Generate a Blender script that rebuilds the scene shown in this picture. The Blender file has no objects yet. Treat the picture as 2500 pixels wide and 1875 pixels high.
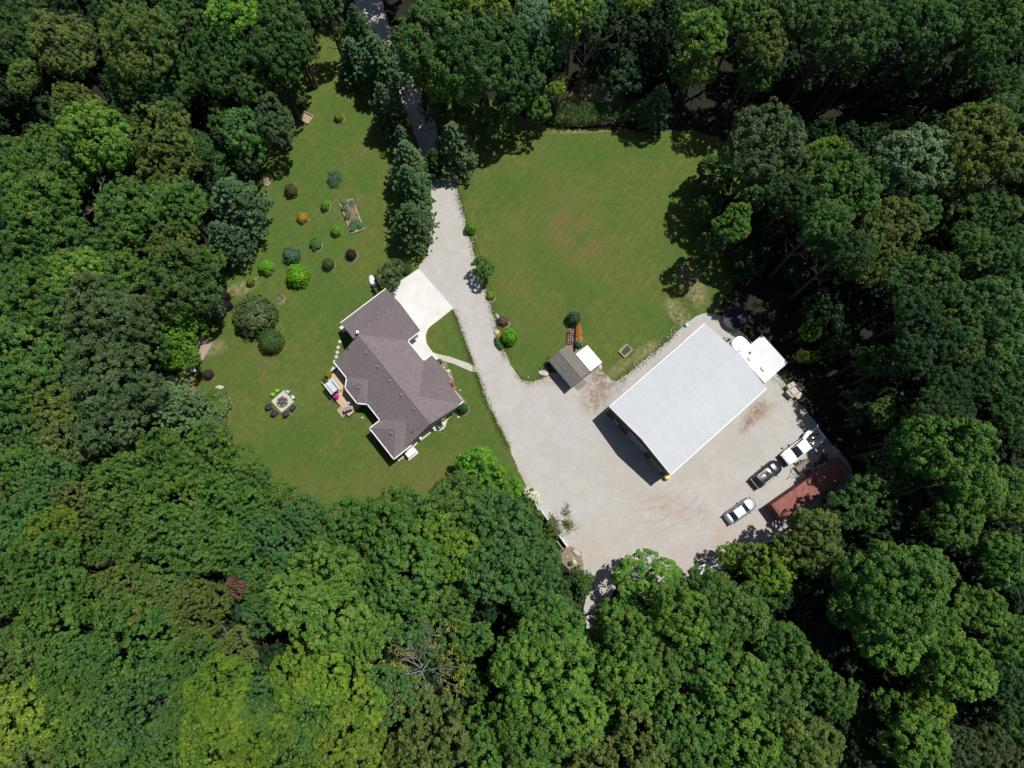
import bpy, math, random
import numpy as np
from mathutils import Vector, Matrix
from mathutils.geometry import tessellate_polygon
R = math.radians
C = bpy.context.scene.collection
scene = bpy.context.scene

# ------------------------------------------------------------------ camera, sky, sun, exposure
CAM_H = 98.0
TILT = R(12.0)
FPX = 1737.0          # focal length in pixels of the 2500 x 1875 photograph
cam_d = bpy.data.cameras.new("camera")
cam = bpy.data.objects.new("camera", cam_d)
C.objects.link(cam)
cam.location = (0, 0, CAM_H)
cam.rotation_euler = (TILT, 0, 0)
cam_d.sensor_width = 36.0
cam_d.lens = 36.0 * FPX / 2500.0
cam_d.clip_start = 1.0
cam_d.clip_end = 3000.0
scene.camera = cam

SUN_EL = R(67.0)
SUN_AZ = R(33.0)      # mathematical angle of the sun in the ground plane (x east, y up in the picture)
world = bpy.data.worlds.new("World")
scene.world = world
world.use_nodes = True
wn = world.node_tree.nodes
sky = wn.new("ShaderNodeTexSky")
sky.sky_type = 'NISHITA'
sky.sun_disc = False
sky.sun_elevation = SUN_EL
sky.sun_rotation = R(90) - SUN_AZ
world.node_tree.links.new(sky.outputs[0], wn["Background"].inputs[0])
wn["Background"].inputs[1].default_value = 0.06
sd = bpy.data.lights.new("sun", 'SUN')
sd.energy = 4.6
sd.angle = R(0.5)
sd.color = (1.0, 0.965, 0.91)
sun = bpy.data.objects.new("sun", sd)
C.objects.link(sun)
sdir = Vector((math.cos(SUN_EL) * math.cos(SUN_AZ), math.cos(SUN_EL) * math.sin(SUN_AZ), math.sin(SUN_EL)))
sun.rotation_euler = sdir.to_track_quat('Z', 'Y').to_euler()
sun.location = sdir * 150
vs = scene.view_settings
vs.view_transform = 'Standard'
vs.look = 'None'
vs.exposure = 0.0
vs.gamma = 1.0
vs.use_curve_mapping = False

rng = np.random.default_rng(7)
random.seed(7)

# ------------------------------------------------------------------ survey: photograph pixel -> ground coordinate at a height
def G(px, py, z=0.0):
    c, s = math.cos(TILT), math.sin(TILT)
    a, b = (px - 1250.0) / FPX, -(py - 937.5) / FPX
    d = (a, c * b + s, s * b - c)
    t = (z - CAM_H) / d[2]
    return Vector((d[0] * t, d[1] * t, z))
def ZG(ox, oy, k, x, y, z=0.0):
    return G(ox + x / k, oy + y / k, z)

# ------------------------------------------------------------------ materials
MATS = {}
def nt(name):
    m = bpy.data.materials.new(name)
    m.use_nodes = True
    return m, m.node_tree.nodes, m.node_tree.links, m.node_tree.nodes["Principled BSDF"]
def mat(name, col, rough=0.7, metal=0.0, var=0.12, scale=3.0, bump=0.0, spec=0.3, coord='Object', detail=4, col2=None):
    """plain procedural material: base colour broken up by noise, optional bump"""
    m, n, l, p = nt(name)
    p.inputs["Roughness"].default_value = rough
    p.inputs["Metallic"].default_value = metal
    p.inputs["Specular IOR Level"].default_value = spec
    tc = n.new("ShaderNodeTexCoord")
    nz = n.new("ShaderNodeTexNoise")
    nz.inputs["Scale"].default_value = scale
    nz.inputs["Detail"].default_value = detail
    l.new(tc.outputs[coord], nz.inputs["Vector"])
    mx = n.new("ShaderNodeMix"); mx.data_type = 'RGBA'
    a = tuple(c * (1 - var) for c in col) + (1,)
    b = tuple(min(1, c * (1 + var)) for c in col) + (1,)
    if col2: b = tuple(col2) + (1,); a = tuple(col) + (1,)
    mx.inputs[6].default_value = a; mx.inputs[7].default_value = b
    rp = n.new("ShaderNodeMapRange")
    rp.inputs[1].default_value = 0.3; rp.inputs[2].default_value = 0.7
    l.new(nz.outputs["Fac"], rp.inputs[0]); l.new(rp.outputs[0], mx.inputs[0])
    l.new(mx.outputs[2], p.inputs["Base Color"])
    if bump:
        bp = n.new("ShaderNodeBump"); bp.inputs["Strength"].default_value = bump; bp.inputs["Distance"].default_value = 0.05
        l.new(nz.outputs["Fac"], bp.inputs["Height"]); l.new(bp.outputs[0], p.inputs["Normal"])
    MATS[name] = m
    return m
def mixc(n, l, fac, a, b):
    mx = n.new("ShaderNodeMix"); mx.data_type = 'RGBA'
    for i, v in ((0, fac), (6, a), (7, b)):
        if isinstance(v, (tuple, list)): mx.inputs[i].default_value = tuple(v) + (1,)
        elif isinstance(v, (int, float)): mx.inputs[i].default_value = v
        else: l.new(v, mx.inputs[i])
    return mx.outputs[2]
def noise(n, l, vec, scale, detail=4, rough=0.5, lo=0.35, hi=0.65, dist=0.0):
    nz = n.new("ShaderNodeTexNoise")
    nz.inputs["Scale"].default_value = scale; nz.inputs["Detail"].default_value = detail
    nz.inputs["Roughness"].default_value = rough; nz.inputs["Distortion"].default_value = dist
    l.new(vec, nz.inputs["Vector"])
    r = n.new("ShaderNodeMapRange"); r.interpolation_type = 'SMOOTHSTEP'
    r.inputs[1].default_value = lo; r.inputs[2].default_value = hi
    l.new(nz.outputs["Fac"], r.inputs[0])
    return r.outputs[0]
def math_(n, l, op, a, b=None, clamp=False):
    m = n.new("ShaderNodeMath"); m.operation = op; m.use_clamp = clamp
    for i, v in ((0, a), (1, b)):
        if v is None: continue
        if isinstance(v, (int, float)): m.inputs[i].default_value = v
        else: l.new(v, m.inputs[i])
    return m.outputs[0]
def blob(n, l, vec, c, rx, ry, ang=0.0):
    """1 in the middle of an elliptic patch of ground at c, 0 outside"""
    mp = n.new("ShaderNodeMapping"); mp.vector_type = 'TEXTURE'
    mp.inputs["Location"].default_value = (c[0], c[1], 0)
    mp.inputs["Rotation"].default_value = (0, 0, ang)
    mp.inputs["Scale"].default_value = (rx, ry, 1000)
    l.new(vec, mp.inputs["Vector"])
    vl = n.new("ShaderNodeVectorMath"); vl.operation = 'LENGTH'
    l.new(mp.outputs[0], vl.inputs[0])
    r = n.new("ShaderNodeMapRange"); r.interpolation_type = 'SMOOTHSTEP'
    r.inputs[1].default_value = 0.15; r.inputs[2].default_value = 1.0
    r.inputs[3].default_value = 1.0; r.inputs[4].default_value = 0.0
    l.new(vl.outputs["Value"], r.inputs[0])
    return r.outputs[0]

def make_lawn():
    m, n, l, p = nt("mown_grass")
    p.inputs["Roughness"].default_value = 0.85; p.inputs["Specular IOR Level"].default_value = 0.15
    tc = n.new("ShaderNodeTexCoord"); v = tc.outputs["Object"]
    big = noise(n, l, v, 0.085, 3, 0.55, 0.38, 0.62)
    mid = noise(n, l, v, 0.33, 5, 0.65, 0.42, 0.64)
    fine = noise(n, l, v, 3.2, 6, 0.75, 0.3, 0.7)
    tiny = noise(n, l, v, 11.0, 3, 0.7, 0.3, 0.7)
    c = mixc(n, l, big, (0.084, 0.160, 0.026), (0.148, 0.176, 0.036))
    brown = math_(n, l, 'MULTIPLY', mid, noise(n, l, v, 0.13, 3, 0.6, 0.46, 0.68, 0.4))
    c = mixc(n, l, brown, c, (0.200, 0.160, 0.060))
    c = mixc(n, l, math_(n, l, "MULTIPLY", noise(n, l, v, 0.9, 6, 0.7, 0.40, 0.60), 0.55), c, (0.066, 0.110, 0.026))
    # worn brownish strips on the two lawns
    for (px, py, rx, ry, a, k) in ((1400, 560, 7, 11, 0.5, 1.3), (1240, 690, 5, 8, .3, .6), (1260, 560, 3, 5, .2, .6), (1330, 400, 3, 6, .2, .5), (1340, 800, 4, 5, .2, .5), (1080, 1160, 9, 5, .2, .5), (960, 1180, 10, 4, 0, .5),
                                   (930, 380, 5, 8, .3, .4), (700, 1180, 6, 5, 0, .5), (1600, 880, 5, 4, .8, .45), (530, 900, 6, 4, .3, .35)):
        q = G(px, py)
        bl = math_(n, l, 'MULTIPLY', blob(n, l, v, q, rx, ry, a), math_(n, l, 'MULTIPLY', noise(n, l, v, 0.45, 6, 0.72, 0.38, 0.62), k))
        c = mixc(n, l, bl, c, (0.205, 0.145, 0.058))
    c = mixc(n, l, math_(n, l, 'MULTIPLY', fine, 0.42), c, (0.045, 0.080, 0.016))
    c = mixc(n, l, math_(n, l, 'MULTIPLY', tiny, 0.30), c, (0.115, 0.16, 0.035))
    # bare dry scuffs near the wood edge and beside the yard
    for (px, py, rx, ry, a, k) in ((1690, 690, 2.2, 5.0, .3, 1.), (1655, 765, 1.8, 3.4, .6, 1.), (1575, 860, 3.2, 1.4, .7, .8), (1510, 900, 3.0, 1.2, .7, .6), (600, 700, 3.2, 1.3, .6, .8), (560, 715, 3.0, 1.0, .7, .8),
                                   (520, 850, 2.6, 1.6, .2, .7), (447, 945, 2.2, 3.4, .2, 1.), (530, 1075, 1.0, 3.4, .2, .9), (1450, 315, 9, .8, .08, .9), (1475, 1015, 2, 1, 0, .5)):
        q = G(px, py)
        bl = math_(n, l, 'MULTIPLY', math_(n, l, 'MULTIPLY', blob(n, l, v, q, rx, ry, a), 1.8, True), math_(n, l, 'MULTIPLY', noise(n, l, v, 1.5, 6, 0.75, 0.36, 0.6), k))
        c = mixc(n, l, bl, c, (0.30, 0.26, 0.14))
    vo = n.new("ShaderNodeTexVoronoi"); vo.inputs["Scale"].default_value = 0.9; vo.inputs["Randomness"].default_value = 1.0
    l.new(v, vo.inputs["Vector"])
    fl = math_(n, l, 'MULTIPLY', math_(n, l, 'LESS_THAN', vo.outputs["Distance"], 0.075), noise(n, l, v, .21, 3, .6, .45, .6))
    c = mixc(n, l, math_(n, l, 'MULTIPLY', fl, .55), c, (0.32, 0.33, 0.18))
    wv = n.new("ShaderNodeTexWave"); wv.inputs["Scale"].default_value = 0.34; wv.inputs["Distortion"].default_value = 3.5; wv.inputs["Detail"].default_value = 2; wv.inputs["Detail Scale"].default_value = .4
    rt = n.new("ShaderNodeMapping"); rt.inputs["Rotation"].default_value = (0, 0, R(38)); l.new(v, rt.inputs["Vector"]); l.new(rt.outputs[0], wv.inputs["Vector"])
    c = mixc(n, l, math_(n, l, 'MULTIPLY', wv.outputs["Fac"], .24), c, (0.060, 0.105, 0.022))
    weed = noise(n, l, v, 1.9, 5, .8, .60, .70)
    c = mixc(n, l, math_(n, l, 'MULTIPLY', weed, .55), c, (0.045, 0.115, 0.020))
    l.new(c, p.inputs["Base Color"])
    bp = n.new("ShaderNodeBump"); bp.inputs["Strength"].default_value = 0.8; bp.inputs["Distance"].default_value = 0.08
    l.new(fine, bp.inputs["Height"]); l.new(bp.outputs[0], p.inputs["Normal"])
    MATS["lawn"] = m
make_lawn()

def make_gravel():
    m, n, l, p = nt("pale_gravel")
    p.inputs["Roughness"].default_value = 0.9; p.inputs["Specular IOR Level"].default_value = 0.15
    tc = n.new("ShaderNodeTexCoord"); v = tc.outputs["Object"]
    big = noise(n, l, v, 0.12, 4, 0.6, 0.35, 0.65, 0.5)
    mid = noise(n, l, v, 0.7, 6, 0.7, 0.35, 0.68, 0.3)
    fine = noise(n, l, v, 5.0, 6, 0.8, 0.3, 0.72)
    c = mixc(n, l, big, (0.445, 0.435, 0.42), (0.475, 0.45, 0.42))
    c = mixc(n, l, math_(n, l, 'MULTIPLY', mid, 0.55), c, (0.52, 0.505, 0.48))
    c = mixc(n, l, math_(n, l, 'MULTIPLY', fine, 0.45), c, (0.33, 0.305, 0.275))
    c = mixc(n, l, math_(n, l, 'MULTIPLY', noise(n, l, v, 0.28, 7, 0.72, 0.45, 0.60, 1.2), 0.5), c, (0.40, 0.37, 0.335))
    # long wheel tracks along the driveway
    for (px, py, rx, ry, a, k, col) in (
        (1475, 925, 3.4, 3.0, .4, .95, (.22, .16, .115)), (1450, 975, 2.6, 2.6, .9, .9, (.24, .19, .13)), (1462, 905, 1.6, 2.0, 0, .6, (.2, .15, .11)),
        (1835, 1020, 3.3, 1.1, .9, 1., (.26, .17, .12)), (1860, 1000, 2.4, 1.5, .6, .7, (.27, .18, .13)), (1640, 1235, 8.0, 2.2, -.35, .45, (.36, .27, .21)), (1560, 1330, 8, 5, 0, .3, (.40, .33, .27)),
        (1420, 1380, 4.5, 6, 0, .35, (.38, .31, .25)), (1500, 1130, 3, 7, .5, .3, (.40, .33, .26)), (1765, 1330, 10, 3, .45, .5, (.38, .30, .24)), (1960, 960, 2.6, 5.0, .55, .7, (.33, .26, .19)),
        (1272, 1190, 1.4, 4, .4, .8, (.30, .23, .16)), (1345, 925, 5, 1.3, .1, .7, (.34, .26, .18)), (1390, 1290, 2.2, 1.6, 0, .5, (.3, .26, .22))):
        q = G(px, py)
        bl = math_(n, l, 'MULTIPLY', blob(n, l, v, q, rx * 1.25, ry * 1.25, a), math_(n, l, 'MULTIPLY', noise(n, l, v, 1.1, 7, 0.78, 0.36, 0.58, 0.8), k))
        c = mixc(n, l, bl, c, col)
    # curved tyre marks round the corner of the big barn
    q = G(1560, 1080)
    for rad, w, k in ((9.5, .35, .5), (11.2, .3, .45), (12.6, .3, .4), (8.2, .25, .3)):
        mp = n.new("ShaderNodeVectorMath"); mp.operation = 'SUBTRACT'; mp.inputs[1].default_value = (q[0], q[1], 0)
        l.new(v, mp.inputs[0])
        ln = n.new("ShaderNodeVectorMath"); ln.operation = 'LENGTH'; l.new(mp.outputs[0], ln.inputs[0])
        d = math_(n, l, 'ABSOLUTE', math_(n, l, 'SUBTRACT', math_(n, l, 'ADD', ln.outputs["Value"], math_(n, l, 'MULTIPLY', big, 1.2)), rad))
        band = math_(n, l, 'SUBTRACT', 1.0, math_(n, l, 'DIVIDE', d, w), True)
        gate = blob(n, l, v, G(1640, 1250), 11, 6, -.2)
        c = mixc(n, l, math_(n, l, 'MULTIPLY', math_(n, l, 'MULTIPLY', band, gate), math_(n, l, 'ADD', math_(n, l, 'MULTIPLY', mid, k), .12)), c, (.29, .22, .17))
    l.new(c, p.inputs["Base Color"])
    bp = n.new("ShaderNodeBump"); bp.inputs["Strength"].default_value = 0.45; bp.inputs["Distance"].default_value = 0.05
    l.new(fine, bp.inputs["Height"]); l.new(bp.outputs[0], p.inputs["Normal"])
    MATS["gravel"] = m
make_gravel()

def make_shingle(name, ca, cb, cc, row=0.16, fleck=0.5):
    m, n, l, p = nt(name)
    p.inputs["Roughness"].default_value = 0.9; p.inputs["Specular IOR Level"].default_value = 0.15
    tc = n.new("ShaderNodeTexCoord"); v = tc.outputs["UV"]
    br = n.new("ShaderNodeTexBrick")
    br.inputs["Scale"].default_value = 1.0
    br.inputs["Brick Width"].default_value = 0.34; br.inputs["Row Height"].default_value = row
    br.inputs["Mortar Size"].default_value = 0.012; br.inputs["Bias"].default_value = 0.0
    br.inputs["Color1"].default_value = ca + (1,); br.inputs["Color2"].default_value = cb + (1,)
    br.inputs["Mortar"].default_value = tuple(x * 0.45 for x in ca) + (1,)
    l.new(v, br.inputs["Vector"])
    f = noise(n, l, v, 2.6, 5, 0.7, 0.48, 0.66)
    c = mixc(n, l, math_(n, l, 'MULTIPLY', f, fleck), br.outputs["Color"], cc)
    g = noise(n, l, v, 0.35, 3, 0.5, 0.35, 0.65)
    c = mixc(n, l, math_(n, l, 'MULTIPLY', g, 0.25), c, tuple(x * 1.25 for x in ca))
    l.new(c, p.inputs["Base Color"])
    bp = n.new("ShaderNodeBump"); bp.inputs["Strength"].default_value = 0.5; bp.inputs["Distance"].default_value = 0.02
    l.new(br.outputs["Fac"], bp.inputs["Height"]); bp.invert = True; l.new(bp.outputs[0], p.inputs["Normal"])
    MATS[name] = m
make_shingle("shingle_house", (0.175, 0.150, 0.158), (0.225, 0.198, 0.200), (0.31, 0.20, 0.20))
make_shingle("shingle_shed", (0.175, 0.165, 0.155), (0.225, 0.21, 0.195), (0.24, 0.21, 0.18), 0.15, 0.35)

def make_planks(name, ca, cb, width=0.14, rough=0.8, dark=0.35):
    m, n, l, p = nt(name)
    p.inputs["Roughness"].default_value = rough; p.inputs["Specular IOR Level"].default_value = 0.2
    tc = n.new("ShaderNodeTexCoord"); v = tc.outputs["UV"]
    br = n.new("ShaderNodeTexBrick")
    br.inputs["Scale"].default_value = 1.0
    br.inputs["Brick Width"].default_value = 3.1; br.inputs["Row Height"].default_value = width
    br.inputs["Mortar Size"].default_value = 0.01
    br.inputs["Color1"].default_value = ca + (1,); br.inputs["Color2"].default_value = cb + (1,)
    br.inputs["Mortar"].default_value = tuple(x * dark for x in ca) + (1,)
    l.new(v, br.inputs["Vector"])
    f = noise(n, l, v, 1.7, 5, 0.7, 0.4, 0.65)
    c = mixc(n, l, math_(n, l, 'MULTIPLY', f, 0.4), br.outputs["Color"], cb)
    l.new(c, p.inputs["Base Color"])
    MATS[name] = m
make_planks("deck_wood", (0.50, 0.355, 0.225), (0.58, 0.43, 0.28))
make_planks("grey_planks", (0.20, 0.185, 0.155), (0.26, 0.24, 0.20))
make_planks("siding_sage", (0.33, 0.37, 0.355), (0.37, 0.41, 0.39), 0.18, 0.6, 0.7)
make_planks("siding_brown", (0.050, 0.038, 0.034), (0.058, 0.045, 0.040), 0.23, 0.5, 0.6)
make_planks("siding_grey", (0.22, 0.22, 0.21), (0.26, 0.26, 0.25), 0.2, 0.6, 0.6)
make_planks("paver", (0.46, 0.43, 0.37), (0.52, 0.49, 0.43), 0.45, 0.85, 0.7)

def make_leaf(name, rough=0.6, trans=0.33, spec=0.25, vscale=0.55, vamt=0.6):
    """leaf material: the object's own colour, varied from clump to clump"""
    m, n, l, p = nt(name)
    oi = n.new("ShaderNodeObjectInfo")
    tc = n.new("ShaderNodeTexCoord")
    geo = n.new("ShaderNodeNewGeometry")
    a = noise(n, l, tc.outputs["Object"], vscale, 3, 0.6, 0.35, 0.65)
    hs = n.new("ShaderNodeHueSaturation")
    l.new(oi.outputs["Color"], hs.inputs["Color"])
    hue = n.new("ShaderNodeMapRange"); hue.inputs[3].default_value = 0.513; hue.inputs[4].default_value = 0.478
    l.new(a, hue.inputs[0]); l.new(hue.outputs[0], hs.inputs["Hue"])
    rnd = math_(n, l, 'MULTIPLY_ADD', geo.outputs["Random Per Island"], vamt)
    rnd.node.inputs[2].default_value = 1.0 - vamt * 0.5
    val = math_(n, l, 'MULTIPLY', rnd, math_(n, l, 'ADD', math_(n, l, 'MULTIPLY', a, 0.35), 0.83))
    l.new(val, hs.inputs["Value"])
    p.inputs["Roughness"].default_value = rough; p.inputs["Specular IOR Level"].default_value = spec
    l.new(hs.outputs[0], p.inputs["Base Color"])
    tr = n.new("ShaderNodeBsdfTranslucent")
    l.new(hs.outputs[0], tr.inputs[0])
    ms = n.new("ShaderNodeMixShader"); ms.inputs[0].default_value = trans
    l.new(p.outputs[0], ms.inputs[1]); l.new(tr.outputs[0], ms.inputs[2])
    l.new(ms.outputs[0], n["Material Output"].inputs["Surface"])
    MATS[name] = m
make_leaf("leaf"); make_leaf("needle", 0.6, 0.28, 0.2, 0.9, 0.7); make_leaf("shrub_leaf", 0.5, 0.2, 0.3, 1.4, 0.5)
make_leaf("petal", 0.6, 0.2, 0.1, 3.0, 0.3)

mat("forest_floor", (0.013, 0.012, 0.008), 0.95, var=0.5, scale=0.9, col2=(0.020, 0.023, 0.011), detail=8)  # floor colour darkened to stand in for shade under the canopy
mat("bark", (0.085, 0.072, 0.058), 0.9, var=0.3, scale=6, bump=0.5)
mat("pale_bark", (0.27, 0.27, 0.26), 0.9, var=0.25, scale=5, bump=0.3)
mat("concrete", (0.62, 0.61, 0.585), 0.8, var=0.07, scale=0.6, detail=8)
mat("mulch", (0.23, 0.175, 0.125), 0.95, var=0.35, scale=7, bump=0.5, detail=8)
mat("dark_mulch", (0.16, 0.10, 0.075), 0.95, var=0.35, scale=7, bump=0.5, detail=8)
mat("sand_bed", (0.35, 0.265, 0.22), 0.95, var=0.12, scale=4, detail=8)
mat("stone", (0.50, 0.44, 0.36), 0.85, var=0.25, scale=4, bump=0.4)
mat("stone_pale", (0.52, 0.49, 0.41), 0.85, var=0.25, scale=4, bump=0.4)
mat("stone_dark", (0.16, 0.155, 0.155), 0.85, var=0.25, scale=6, bump=0.4)
mat("white_paint", (0.80, 0.80, 0.80), 0.4, var=0.03, scale=2)
mat("awning_cloth", (0.62, 0.63, 0.65), 0.6, var=0.05, scale=0.6)
mat("white_roof", (0.84, 0.84, 0.83), 0.5, var=0.03, scale=0.8)
mat("metal_roof", (0.56, 0.575, 0.59), 0.6, metal=0.0, var=0.03, scale=0.5, spec=0.25)
def make_metal_roof():
    m, n, l, p = nt("ribbed_metal"); p.inputs["Roughness"].default_value = .55; p.inputs["Specular IOR Level"].default_value = .3
    tc = n.new("ShaderNodeTexCoord"); v = tc.outputs["Object"]
    mp = n.new("ShaderNodeMapping"); mp.inputs["Scale"].default_value = (1.1, .16, 1); l.new(v, mp.inputs["Vector"])
    c = mixc(n, l, noise(n, l, mp.outputs[0], 1.0, 5, .6, .35, .65), (0.515, 0.54, 0.568), (0.545, 0.565, 0.588))
    c = mixc(n, l, math_(n, l, 'MULTIPLY', noise(n, l, mp.outputs[0], 3.2, 6, .75, .55, .72), .18), c, (0.46, 0.47, 0.47))
    c = mixc(n, l, math_(n, l, 'MULTIPLY', noise(n, l, v, .25, 4, .6, .5, .7), .25), c, (0.50, 0.51, 0.50))
    l.new(c, p.inputs["Base Color"]); MATS["metal_roof"] = m
make_metal_roof()
mat("fastener", (0.22, 0.23, 0.24), 0.5)
mat("dark_metal", (0.05, 0.05, 0.055), 0.5, var=0.2)
mat("grey_metal", (0.30, 0.31, 0.32), 0.45, metal=0.3, var=0.15)
mat("galvanised", (0.50, 0.53, 0.58), 0.4, metal=0.3, var=0.12)
mat("rust", (0.12, 0.045, 0.03), 0.9, var=0.5, scale=4, col2=(0.24, 0.11, 0.07), bump=0.3, detail=8)
mat("container_red", (0.225, 0.075, 0.062), 0.8, var=0.2, scale=1.6, col2=(0.31, 0.135, 0.112), detail=8)
mat("black_plastic", (0.012, 0.013, 0.018), 0.45, var=0.2)
mat("pool_cover", (0.014, 0.016, 0.032), 0.6, var=0.3, scale=2)
mat("tyre", (0.018, 0.018, 0.018), 0.8, var=0.1)
mat("rim", (0.35, 0.36, 0.38), 0.35, metal=0.8)
mat("glass_dark", (0.02, 0.03, 0.03), 0.08, var=0.1, spec=0.6)
mat("glass_car", (0.022, 0.034, 0.036), 0.06, var=0.3, spec=0.7)
mat("car_silver", (0.36, 0.39, 0.42), 0.42, metal=0.5, var=0.03, spec=0.5)
mat("car_black", (0.022, 0.022, 0.030), 0.22, metal=0.1, var=0.05, spec=0.4)
mat("car_white", (0.80, 0.81, 0.82), 0.3, var=0.02, spec=0.5)
mat("plastic_trim", (0.025, 0.025, 0.035), 0.55, var=0.1)
mat("chrome", (0.65, 0.66, 0.68), 0.15, metal=1.0, var=0.05)
mat("lamp_red", (0.10, 0.008, 0.008), 0.3)
mat("lamp_clear", (0.3, 0.31, 0.33), 0.15, spec=0.7)
mat("wood_cut", (0.42, 0.32, 0.22), 0.8, var=0.3, scale=6)
mat("wood_old", (0.25, 0.20, 0.15), 0.9, var=0.35, scale=5)
mat("crate_wood", (0.45, 0.42, 0.36), 0.85, var=0.14, scale=3, detail=8)
mat("lime_plastic", (0.20, 0.46, 0.05), 0.4, var=0.05)
mat("teal_plastic", (0.40, 0.62, 0.54), 0.4, var=0.05)
mat("paleblue_plastic", (0.62, 0.74, 0.80), 0.4, var=0.05)
mat("navy_cushion", (0.035, 0.037, 0.065), 0.8, var=0.2, scale=8)
mat("canopy_grey", (0.50, 0.545, 0.58), 0.7, var=0.04, scale=1)
mat("blue_glaze", (0.20, 0.33, 0.46), 0.3, var=0.2, scale=3)
mat("yellow_plastic", (0.72, 0.52, 0.09), 0.45, var=0.08)
mat("terracotta", (0.32, 0.14, 0.09), 0.8)
mat("board_wood", (0.42, 0.33, 0.22), 0.8, var=0.2, scale=4)
mat("soil", (0.20, 0.145, 0.105), 0.95, var=0.3, scale=6, detail=8)
mat("door_grey", (0.18, 0.215, 0.235), 0.5, var=0.06, scale=1)
mat("shadow_core", (0.012, 0.020, 0.008), 1.0, var=0.2)
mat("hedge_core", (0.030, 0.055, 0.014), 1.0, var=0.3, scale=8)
mat("fire_ash", (0.06, 0.055, 0.05), 1.0, var=0.3, scale=8)

# ------------------------------------------------------------------ mesh building
class MB:
    def __init__(s): s.v = []; s.f = []; s.M = Matrix.Identity(4)
    def at(s, x=0, y=0, z=0, rz=0.0, rx=0.0, ry=0.0):
        s.M = Matrix.Translation((x, y, z)) @ Matrix.Rotation(rz, 4, 'Z') @ Matrix.Rotation(ry, 4, 'Y') @ Matrix.Rotation(rx, 4, 'X'); return s
    def add(s, vs, fs):
        b = len(s.v)
        s.v += [tuple(s.M @ Vector(q)) for q in vs]; s.f += [tuple(b + i for i in f) for f in fs]; return s
    def box(s, x0, x1, y0, y1, z0, z1, t=0.0, bev=0.0):
        """box; t shrinks the top, bev chamfers the upright edges"""
        if bev:
            def ring(z, k):
                X0, X1, Y0, Y1, b = x0 + k, x1 - k, y0 + k, y1 - k, bev
                return [(X0 + b, Y0, z), (X1 - b, Y0, z), (X1, Y0 + b, z), (X1, Y1 - b, z), (X1 - b, Y1, z), (X0 + b, Y1, z), (X0, Y1 - b, z), (X0, Y0 + b, z)]
            return s.loft([ring(z0, 0), ring(z1 - bev * .5, t), ring(z1, t + bev * .5)])
        v = [(x0, y0, z0), (x1, y0, z0), (x1, y1, z0), (x0, y1, z0), (x0 + t, y0 + t, z1), (x1 - t, y0 + t, z1), (x1 - t, y1 - t, z1), (x0 + t, y1 - t, z1)]
        return s.add(v, [(3, 2, 1, 0), (4, 5, 6, 7), (0, 1, 5, 4), (1, 2, 6, 5), (2, 3, 7, 6), (3, 0, 4, 7)])
    def loft(s, rings, cap=True):
        n = len(rings[0]); v = [q for r in rings for q in r]; f = []
        for i in range(len(rings) - 1):
            for j in range(n):
                f.append((i * n + j, i * n + (j + 1) % n, (i + 1) * n + (j + 1) % n, (i + 1) * n + j))
        if cap: f.append(tuple(range(n - 1, -1, -1))); f.append(tuple((len(rings) - 1) * n + j for j in range(n)))
        return s.add(v, f)
    def lathe(s, prof, n=16, cap=True):
        return s.loft([[(r * math.cos(2 * math.pi * j / n), r * math.sin(2 * math.pi * j / n), z) for j in range(n)] for r, z in prof], cap)
    def prism(s, poly, z0, z1):
        n = len(poly)
        a = sum(poly[i][0] * poly[(i + 1) % n][1] - poly[(i + 1) % n][0] * poly[i][1] for i in range(n))
        if a < 0: poly = poly[::-1]
        tri = tessellate_polygon([[Vector((p[0], p[1], 0)) for p in poly]])
        v = [(p[0], p[1], z0) for p in poly] + [(p[0], p[1], z1) for p in poly]
        f = [(i, (i + 1) % n, n + (i + 1) % n, n + i) for i in range(n)]
        for t in tri:
            q = [poly[i] for i in t]
            ar = (q[1][0] - q[0][0]) * (q[2][1] - q[0][1]) - (q[2][0] - q[0][0]) * (q[1][1] - q[0][1])
            if ar < 0: t = t[::-1]
            f.append(tuple(n + i for i in t)); f.append(tuple(reversed(t)))
        return s.add(v, f)
    def tube(s, pts, rad, n=6):
        rings = []
        for i, p in enumerate(pts):
            p = Vector(p); q = Vector(pts[min(i + 1, len(pts) - 1)]) - Vector(pts[max(i - 1, 0)])
            if q.length < 1e-6: q = Vector((0, 0, 1))
            q.normalize(); a = q.cross(Vector((0, 0, 1)))
            if a.length < .05: a = q.cross(Vector((1, 0, 0)))
            a.normalize(); b = q.cross(a)
            r = rad[i] if isinstance(rad, (list, tuple)) else rad
            rings.append([tuple(p + a * (r * math.cos(2 * math.pi * j / n)) + b * (r * math.sin(2 * math.pi * j / n))) for j in range(n)])
        return s.loft(rings)
    def blobby(s, rx, ry, rz, seed=0, n=10, m=6, amp=.18, flat=True):
        r = random.Random(seed); prof = []
        for i in range(m + 1):
            th = math.pi * i / m; ring = []
            for j in range(n):
                k = 1 + r.uniform(-amp, amp); ph = 2 * math.pi * j / n
                z = -math.cos(th) * rz * k
                if flat: z = max(z, -rz * .35)
                ring.append((rx * k * max(math.sin(th), .12) * math.cos(ph), ry * k * max(math.sin(th), .12) * math.sin(ph), z))
            prof.append(ring)
        return s.loft(prof)
    def mesh(s, name, smooth=False):
        me = bpy.data.meshes.new(name); me.from_pydata(s.v, [], s.f)
        if smooth: me.shade_smooth()
        return me
    def build(s, name, m, parent=None, smooth=False, uv=False):
        me = s.mesh(name, smooth)
        if uv: plan_uv(me)
        o = bpy.data.objects.new(name, me); C.objects.link(o)
        me.materials.append(MATS[m] if isinstance(m, str) else m)
        if parent is not None: o.parent = parent
        return o
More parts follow.
